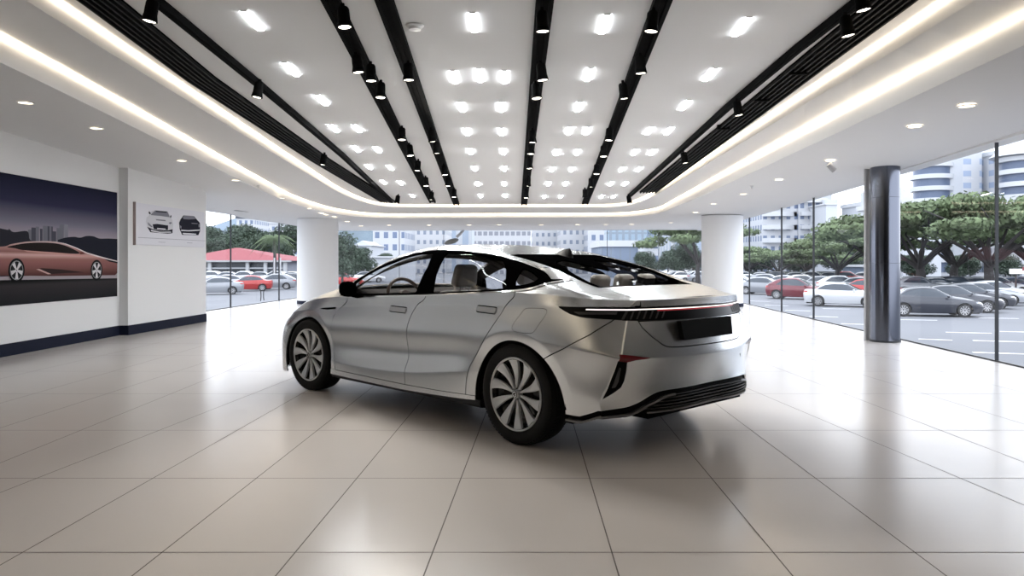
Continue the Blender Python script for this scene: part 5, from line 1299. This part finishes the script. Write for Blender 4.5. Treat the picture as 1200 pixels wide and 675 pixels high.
# ---- parked cars
def make_parked(style):
    """local: x forward, origin on the ground under the middle"""
    H = {'sedan': 1.42, 'hatch': 1.50}[style]; wb = 1.33
    A_ = [(2.20,0,.22),(2.12,.62,.22),(1.33,.82,.22),(.5,.83,.20),(-.5,.83,.20),(-1.33,.82,.22),(-2.05,.66,.25),(-2.15,0,.25)]
    B_ = [(2.26,0,.45),(2.16,.68,.45),(1.33,.88,.45),(.5,.88,.42),(-.5,.88,.42),(-1.33,.885,.47),(-2.10,.70,.48),(-2.21,0,.48)]
    C_ = [(2.24,0,.62),(2.12,.68,.64),(1.33,.89,.70),(.5,.885,.72),(-.5,.89,.74),(-1.33,.89,.77),(-2.12,.69,.78),(-2.23,0,.78)]
    D_ = [(2.15,0,.74),(2.02,.62,.75),(1.33,.80,.84),(.5,.82,.90),(-.5,.83,.93),(-1.33,.81,.95),(-2.08,.62,.97),(-2.17,0,.98)]
    G = hermite_rows(hermite_rows(np.array([A_, B_, C_, D_], float).transpose(1, 0, 2), [5, 9, 7, 7, 7, 9, 5]).transpose(1, 0, 2), [4, 4, 4]).transpose(1, 0, 2)
    lo = Patch(G)
    if lo.N[len(lo.N)//2, 1] < 0: lo.flip()
    tail = -1.50 if style == 'sedan' else -1.95
    F_ = [D_[1], (1.33,.80,.84), (.85,.81,.885), (.15,.83,.915), (-.5,.83,.93), (-1.1,.815,.945), (-1.6,.76,.955), D_[6]]
    H_ = [(2.06,.42,.755),(1.35,.62,.90),(.92,.66,.95),(.05,.56,H-.07),(-.5,.57,H-.05),(-1.05,.56,H-.13) if style == 'sedan' else (-1.2,.58,H-.10),(tail,.60,1.03),(-2.11,.42,.985)]
    K_ = [(2.15,0,.745),(1.40,0,.93),(1.02,0,.98),(.08,0,H-.01),(-.5,0,H),(-1.02,0,H-.08) if style == 'sedan' else (-1.2,0,H-.06),(tail-.02,0,1.05),(-2.17,0,.98)]
    G2 = hermite_rows(hermite_rows(np.array([F_, H_, K_], float).transpose(1, 0, 2), [6, 4, 7, 6, 6, 6, 5]).transpose(1, 0, 2), [6, 7]).transpose(1, 0, 2); G2[:, -1, 1] = 0
    up = Patch(G2)
    if up.N[len(up.N)//2, 2] < 0: up.flip()
    ar = OR(disc((wb, .32), .37), disc((-wb, .32), .37))
    dl = AND(sd([(.88,.975),(.25,1.30),(.0,H-.085),(-.5,H-.075),(-.95,H-.14),(-1.30,1.12),(-1.42,1.02),(-.5,.985),(.3,.965)], 'xz'), lambda V: .45-V[:, 1])
    ws = AND(sd([(1.0,-.1),(.95,.40),(.88,.60),(.12,.54),(.10,-.1)], 'xy'), lambda V: .96-V[:, 2])
    rw = AND(sd([(-1.10,-.1),(-1.10,.50),(tail+.03,.54),(tail+.0,-.1)], 'xy'), lambda V: 1.0-V[:, 2])
    return lo, up, ar, dl, ws, rw, wb
PARKD = {s: make_parked(s) for s in ('sedan', 'hatch')}
protos = {}
def parked_proto(style, cname, col_):
    lo, up, ar, dl, ws, rw, wb = PARKD[style]
    root = empty('parked_car')
    pm = mat(f'{cname} car paint', col_, .28, .15, .6)
    panel('body', [lo, up], AND(NOT(ar), NOT(dl), NOT(ws), NOT(rw)), pm, root, side='B', skirt=.03)
    for sd_ in 'LR': panel('side_windows', up, dl, M_cglass, root, side=sd_, off=-.012, skirt=0)
    panel('windscreen', up, ws, M_cglass, root, side='B', off=-.010, skirt=0); panel('rear_window', up, rw, M_cglass, root, side='B', off=-.010, skirt=0)
    for sd_ in 'LR':
        panel('headlamp', lo, AND(sd([(2.3,.60),(1.95,.66),(1.80,.70),(2.02,.71),(2.3,.70)], 'xz'), lambda V: .38-V[:, 1]), M_clamp, root, side=sd_, off=.006, skirt=.004)
        panel('tail_light', lo, AND(sd([(-2.3,.80),(-1.95,.84),(-1.90,.92),(-2.3,.93)], 'xz'), lambda V: .38-V[:, 1]), M_ctail, root, side=sd_, off=.006, skirt=.004)
    panel('grille', lo, AND(sd([(-.55,.32),(.55,.32),(.62,.50),(-.62,.50)], 'yz'), lambda V: 1.9-V[:, 0]), M_cgrille, root, side='B', off=.005, skirt=.004)
    b = MB(); b.box(-2.0, 2.0, -.70, .70, .17, .5); b.obj('underbody', M_ctyre, root)
    for x in (wb, -wb):
        for s in (1, -1):
            Mw = Matrix.Translation((x, s*.78, .325)) @ Matrix.Rotation(R(-90*s), 4, 'X')
            b = MB(); b.lathe([(.21,-.10),(.31,-.10),(.325,-.07),(.325,.07),(.31,.095),(.22,.10)], 24, M=Mw); w_ = b.obj('wheel', M_ctyre, root, smooth=True)
            b = MB(); b.lathe([(.22,.07),(.21,.06),(.0,.045)], 24, M=Mw); b.obj('wheel_disc', M_ctyre, w_)
            b = MB()
            for k in range(10):
                a = 2*math.pi*k/10; b.add([(.04*math.cos(a-.5), .04*math.sin(a-.5), .075), (.215*math.cos(a-.11), .215*math.sin(a-.11), .085), (.215*math.cos(a+.11), .215*math.sin(a+.11), .085), (.04*math.cos(a+.5), .04*math.sin(a+.5), .075)], [(0, 1, 2, 3)], M=Mw)
            b.lathe([(.222,.080),(.222,.092),(.205,.092),(.205,.080)], 24, M=Mw); b.obj('rim', M_crim, w_)
    for s in (1, -1):
        b = MB(); b.ball((.62, s*.92, .99), (.07, .10, .06), 10, 6); b.obj('side_mirror', pm, root, smooth=True)
    return root
CC = {'white': (.55,.56,.58), 'silver': (.24,.25,.27), 'dark grey': (.035,.038,.05), 'dark red': (.13,.012,.022), 'bright red': (.34,.022,.02), 'pale grey': (.34,.35,.38), 'navy': (.04,.06,.12)}
used_p = set()
def park(u, v, ang, style, cname, lab, grp=None, dx=0, dy=0, s=1.0):
    x, y = gp(u, v); key = (style, cname)
    if key not in protos: protos[key] = parked_proto(style, cname, CC[cname]); o = protos[key]
    else: o = copy_tree(protos[key])
    o.location = (x+dx, y+dy, GZ); o.rotation_euler = (0, 0, R(ang)); o.scale = (s, s, s); tag(o, lab, 'car', grp)
# right of the steel column: a rank of noses
park(1088, 370, -14, 'sedan', 'dark grey', 'dark grey sedan parked nearest, just right of the steel column outside')
for i, (dx, dy, c_, st_) in enumerate(((3.0, 3.0, 'dark grey', 'sedan'), (5.7, 6.0, 'dark grey', 'sedan'), (8.4, 9.0, 'pale grey', 'sedan'), (11.2, 12.0, 'white', 'sedan'))):
    park(1088, 370, -14, st_, c_, f'{c_} parked sedan, {ORD[i]} behind the nearest dark sedan right of the steel column', 'sedans right of the steel column', dx, dy)
for i in range(6):
    park(1078+i*23, 345.5, -14, 'sedan' if i % 2 else 'hatch', ['silver', 'white', 'dark grey', 'silver', 'white', 'navy'][i], f'parked car in the rear row right of the steel column, {ORD[i]} from the left', 'rear row right of the steel column')
# left of the steel column
park(989, 359, -30, 'sedan', 'white', 'white sedan parked outside, directly left of the steel column')
park(936, 350.5, -34, 'hatch', 'dark red', 'dark red hatchback parked left of the white sedan outside')
park(897, 345, -36, 'sedan', 'silver', 'silver sedan parked left of the dark red hatchback')
park(868, 341, -36, 'hatch', 'white', 'white hatchback parked beyond the silver sedan near the right white column')
park(1022, 350, -30, 'sedan', 'bright red', 'bright red car behind the white sedan at the steel column')
for i in range(7):
    park(880+i*22, 338+i*1.2, -30, ['sedan', 'hatch'][i % 2], ['white', 'silver', 'pale grey', 'white', 'silver', 'white', 'pale grey'][i], f'parked car in the second row left of the steel column, {ORD[i]} from the left', 'second row left of the steel column')
for i in range(8):
    park(876+i*20, 332.5, -30, ['hatch', 'sedan'][i % 2], ['silver', 'white', 'dark grey', 'white', 'white', 'silver', 'bright red', 'white'][i], f'parked car in the third row left of the steel column, {ORD[i]} from the left', 'third row left of the steel column')
# outside the left glass
park(252, 345, 200, 'sedan', 'silver', 'silver sedan parked outside the left glass, nearest the wall end')
park(263, 339, 200, 'sedan', 'pale grey', 'pale grey sedan parked behind the silver one at the wall end')
park(290, 341, 195, 'sedan', 'bright red', 'bright red sedan parked outside the middle of the left glass')
park(320, 339, 190, 'hatch', 'silver', 'silver hatchback parked outside the left glass near the column')
park(338, 336, 190, 'sedan', 'dark grey', 'dark grey car parked outside the left glass by the column')
for i in range(6):
    park(244+i*19, 331.5, 190, ['hatch', 'sedan'][i % 2], ['white', 'pale grey', 'white', 'silver', 'white', 'white'][i], f'parked car in the rear row before the red roofed building, {ORD[i]} from the left', 'rear row outside the left glass')
# distant car park through the back glass
park(402, 335, 20, 'hatch', 'bright red', 'red hatchback outside the back glass beside the left white column')
for r_i, (v, n_) in enumerate(((331, 4), (326, 5), (322.5, 6))):
    for i in range(n_):
        park(398+i*(11+r_i), v, 15 if i % 2 else 195, ['hatch', 'sedan'][(i+r_i) % 2], ['white', 'silver', 'pale grey', 'white', 'dark grey', 'white'][(i+r_i) % 6], f'small distant car left of the showroom car, {ORD[i]} from the left in the {["nearest", "middle", "farthest"][r_i]} row', 'distant cars behind the left column')
        park(788+i*(11-r_i), v, 15 if i % 2 else 195, ['hatch', 'sedan'][(i+r_i) % 2], ['silver', 'white', 'white', 'pale grey', 'white', 'bright red'][(i+r_i) % 6], f'small distant car right of the showroom car, {ORD[i]} from the left in the {["nearest", "middle", "farthest"][r_i]} row', 'distant cars before the right column')
b = MB(); b.box(-60, -20, 104, 107, GZ, GZ+.5); tag(b.obj('hedge', M_verge), 'low green hedge strip behind the distant car park left of the car', 'hedge', kind='stuff')
# ================================================================ LIGHT AND CAMERA
sc = bpy.context.scene
cam = bpy.data.objects.new('camera', bpy.data.cameras.new('camera')); COL.objects.link(cam); sc.camera = cam
cam.location = (0, 0, CAM_H); cam.rotation_euler = (R(90), 0, 0)
cam.data.sensor_width = 36; cam.data.lens = 860*36/1200; cam.data.shift_y = -(337.5-307)/1200; cam.data.clip_end = 2000; cam.data.clip_start = .05
wd = bpy.data.worlds.new('overcast sky'); sc.world = wd; wd.use_nodes = True
nt = wd.node_tree; bg = nt.nodes['Background']
tc = nt.nodes.new('ShaderNodeTexCoord'); sx = nt.nodes.new('ShaderNodeSeparateXYZ'); rp = nt.nodes.new('ShaderNodeValToRGB')
nt.links.new(tc.outputs['Generated'], sx.inputs[0]); nt.links.new(sx.outputs['Z'], rp.inputs['Fac']); nt.links.new(rp.outputs['Color'], bg.inputs['Color'])
rp.color_ramp.elements[0].position = 0; rp.color_ramp.elements[0].color = (.88, .92, 1.0, 1)
rp.color_ramp.elements[1].position = .5; rp.color_ramp.elements[1].color = (.84, .90, 1.0, 1)
bg.inputs['Strength'].default_value = 2.3
sc.view_settings.view_transform = 'Standard'; sc.view_settings.look = 'None'; sc.view_settings.exposure = .62; sc.view_settings.gamma = 1
sc.view_settings.use_curve_mapping = False
sc.cycles.max_bounces = 8; sc.cycles.transparent_max_bounces = 16; sc.cycles.use_denoising = True

# the track spotlights that throw the soft shadow under the car
for i, (u, v, e) in enumerate(((420, 85, 70), (435, 95, 70), (479, 94, 80), (446, 114, 60), (507, 166, 60))):
    x, y, z = on_main(u, v, .30)
    l = bpy.data.lights.new('spotlight_beam', 'SPOT'); l.energy = e; l.spot_size = R(95); l.spot_blend = .8; l.shadow_soft_size = .16; l.color = (1, .96, .90)
    o = bpy.data.objects.new('spotlight_beam', l); COL.objects.link(o); o.location = (x, y, z)
    d = Vector((.6, 4.6, .2))-Vector((x, y, z)); o.rotation_euler = d.to_track_quat('-Z', 'Y').to_euler()
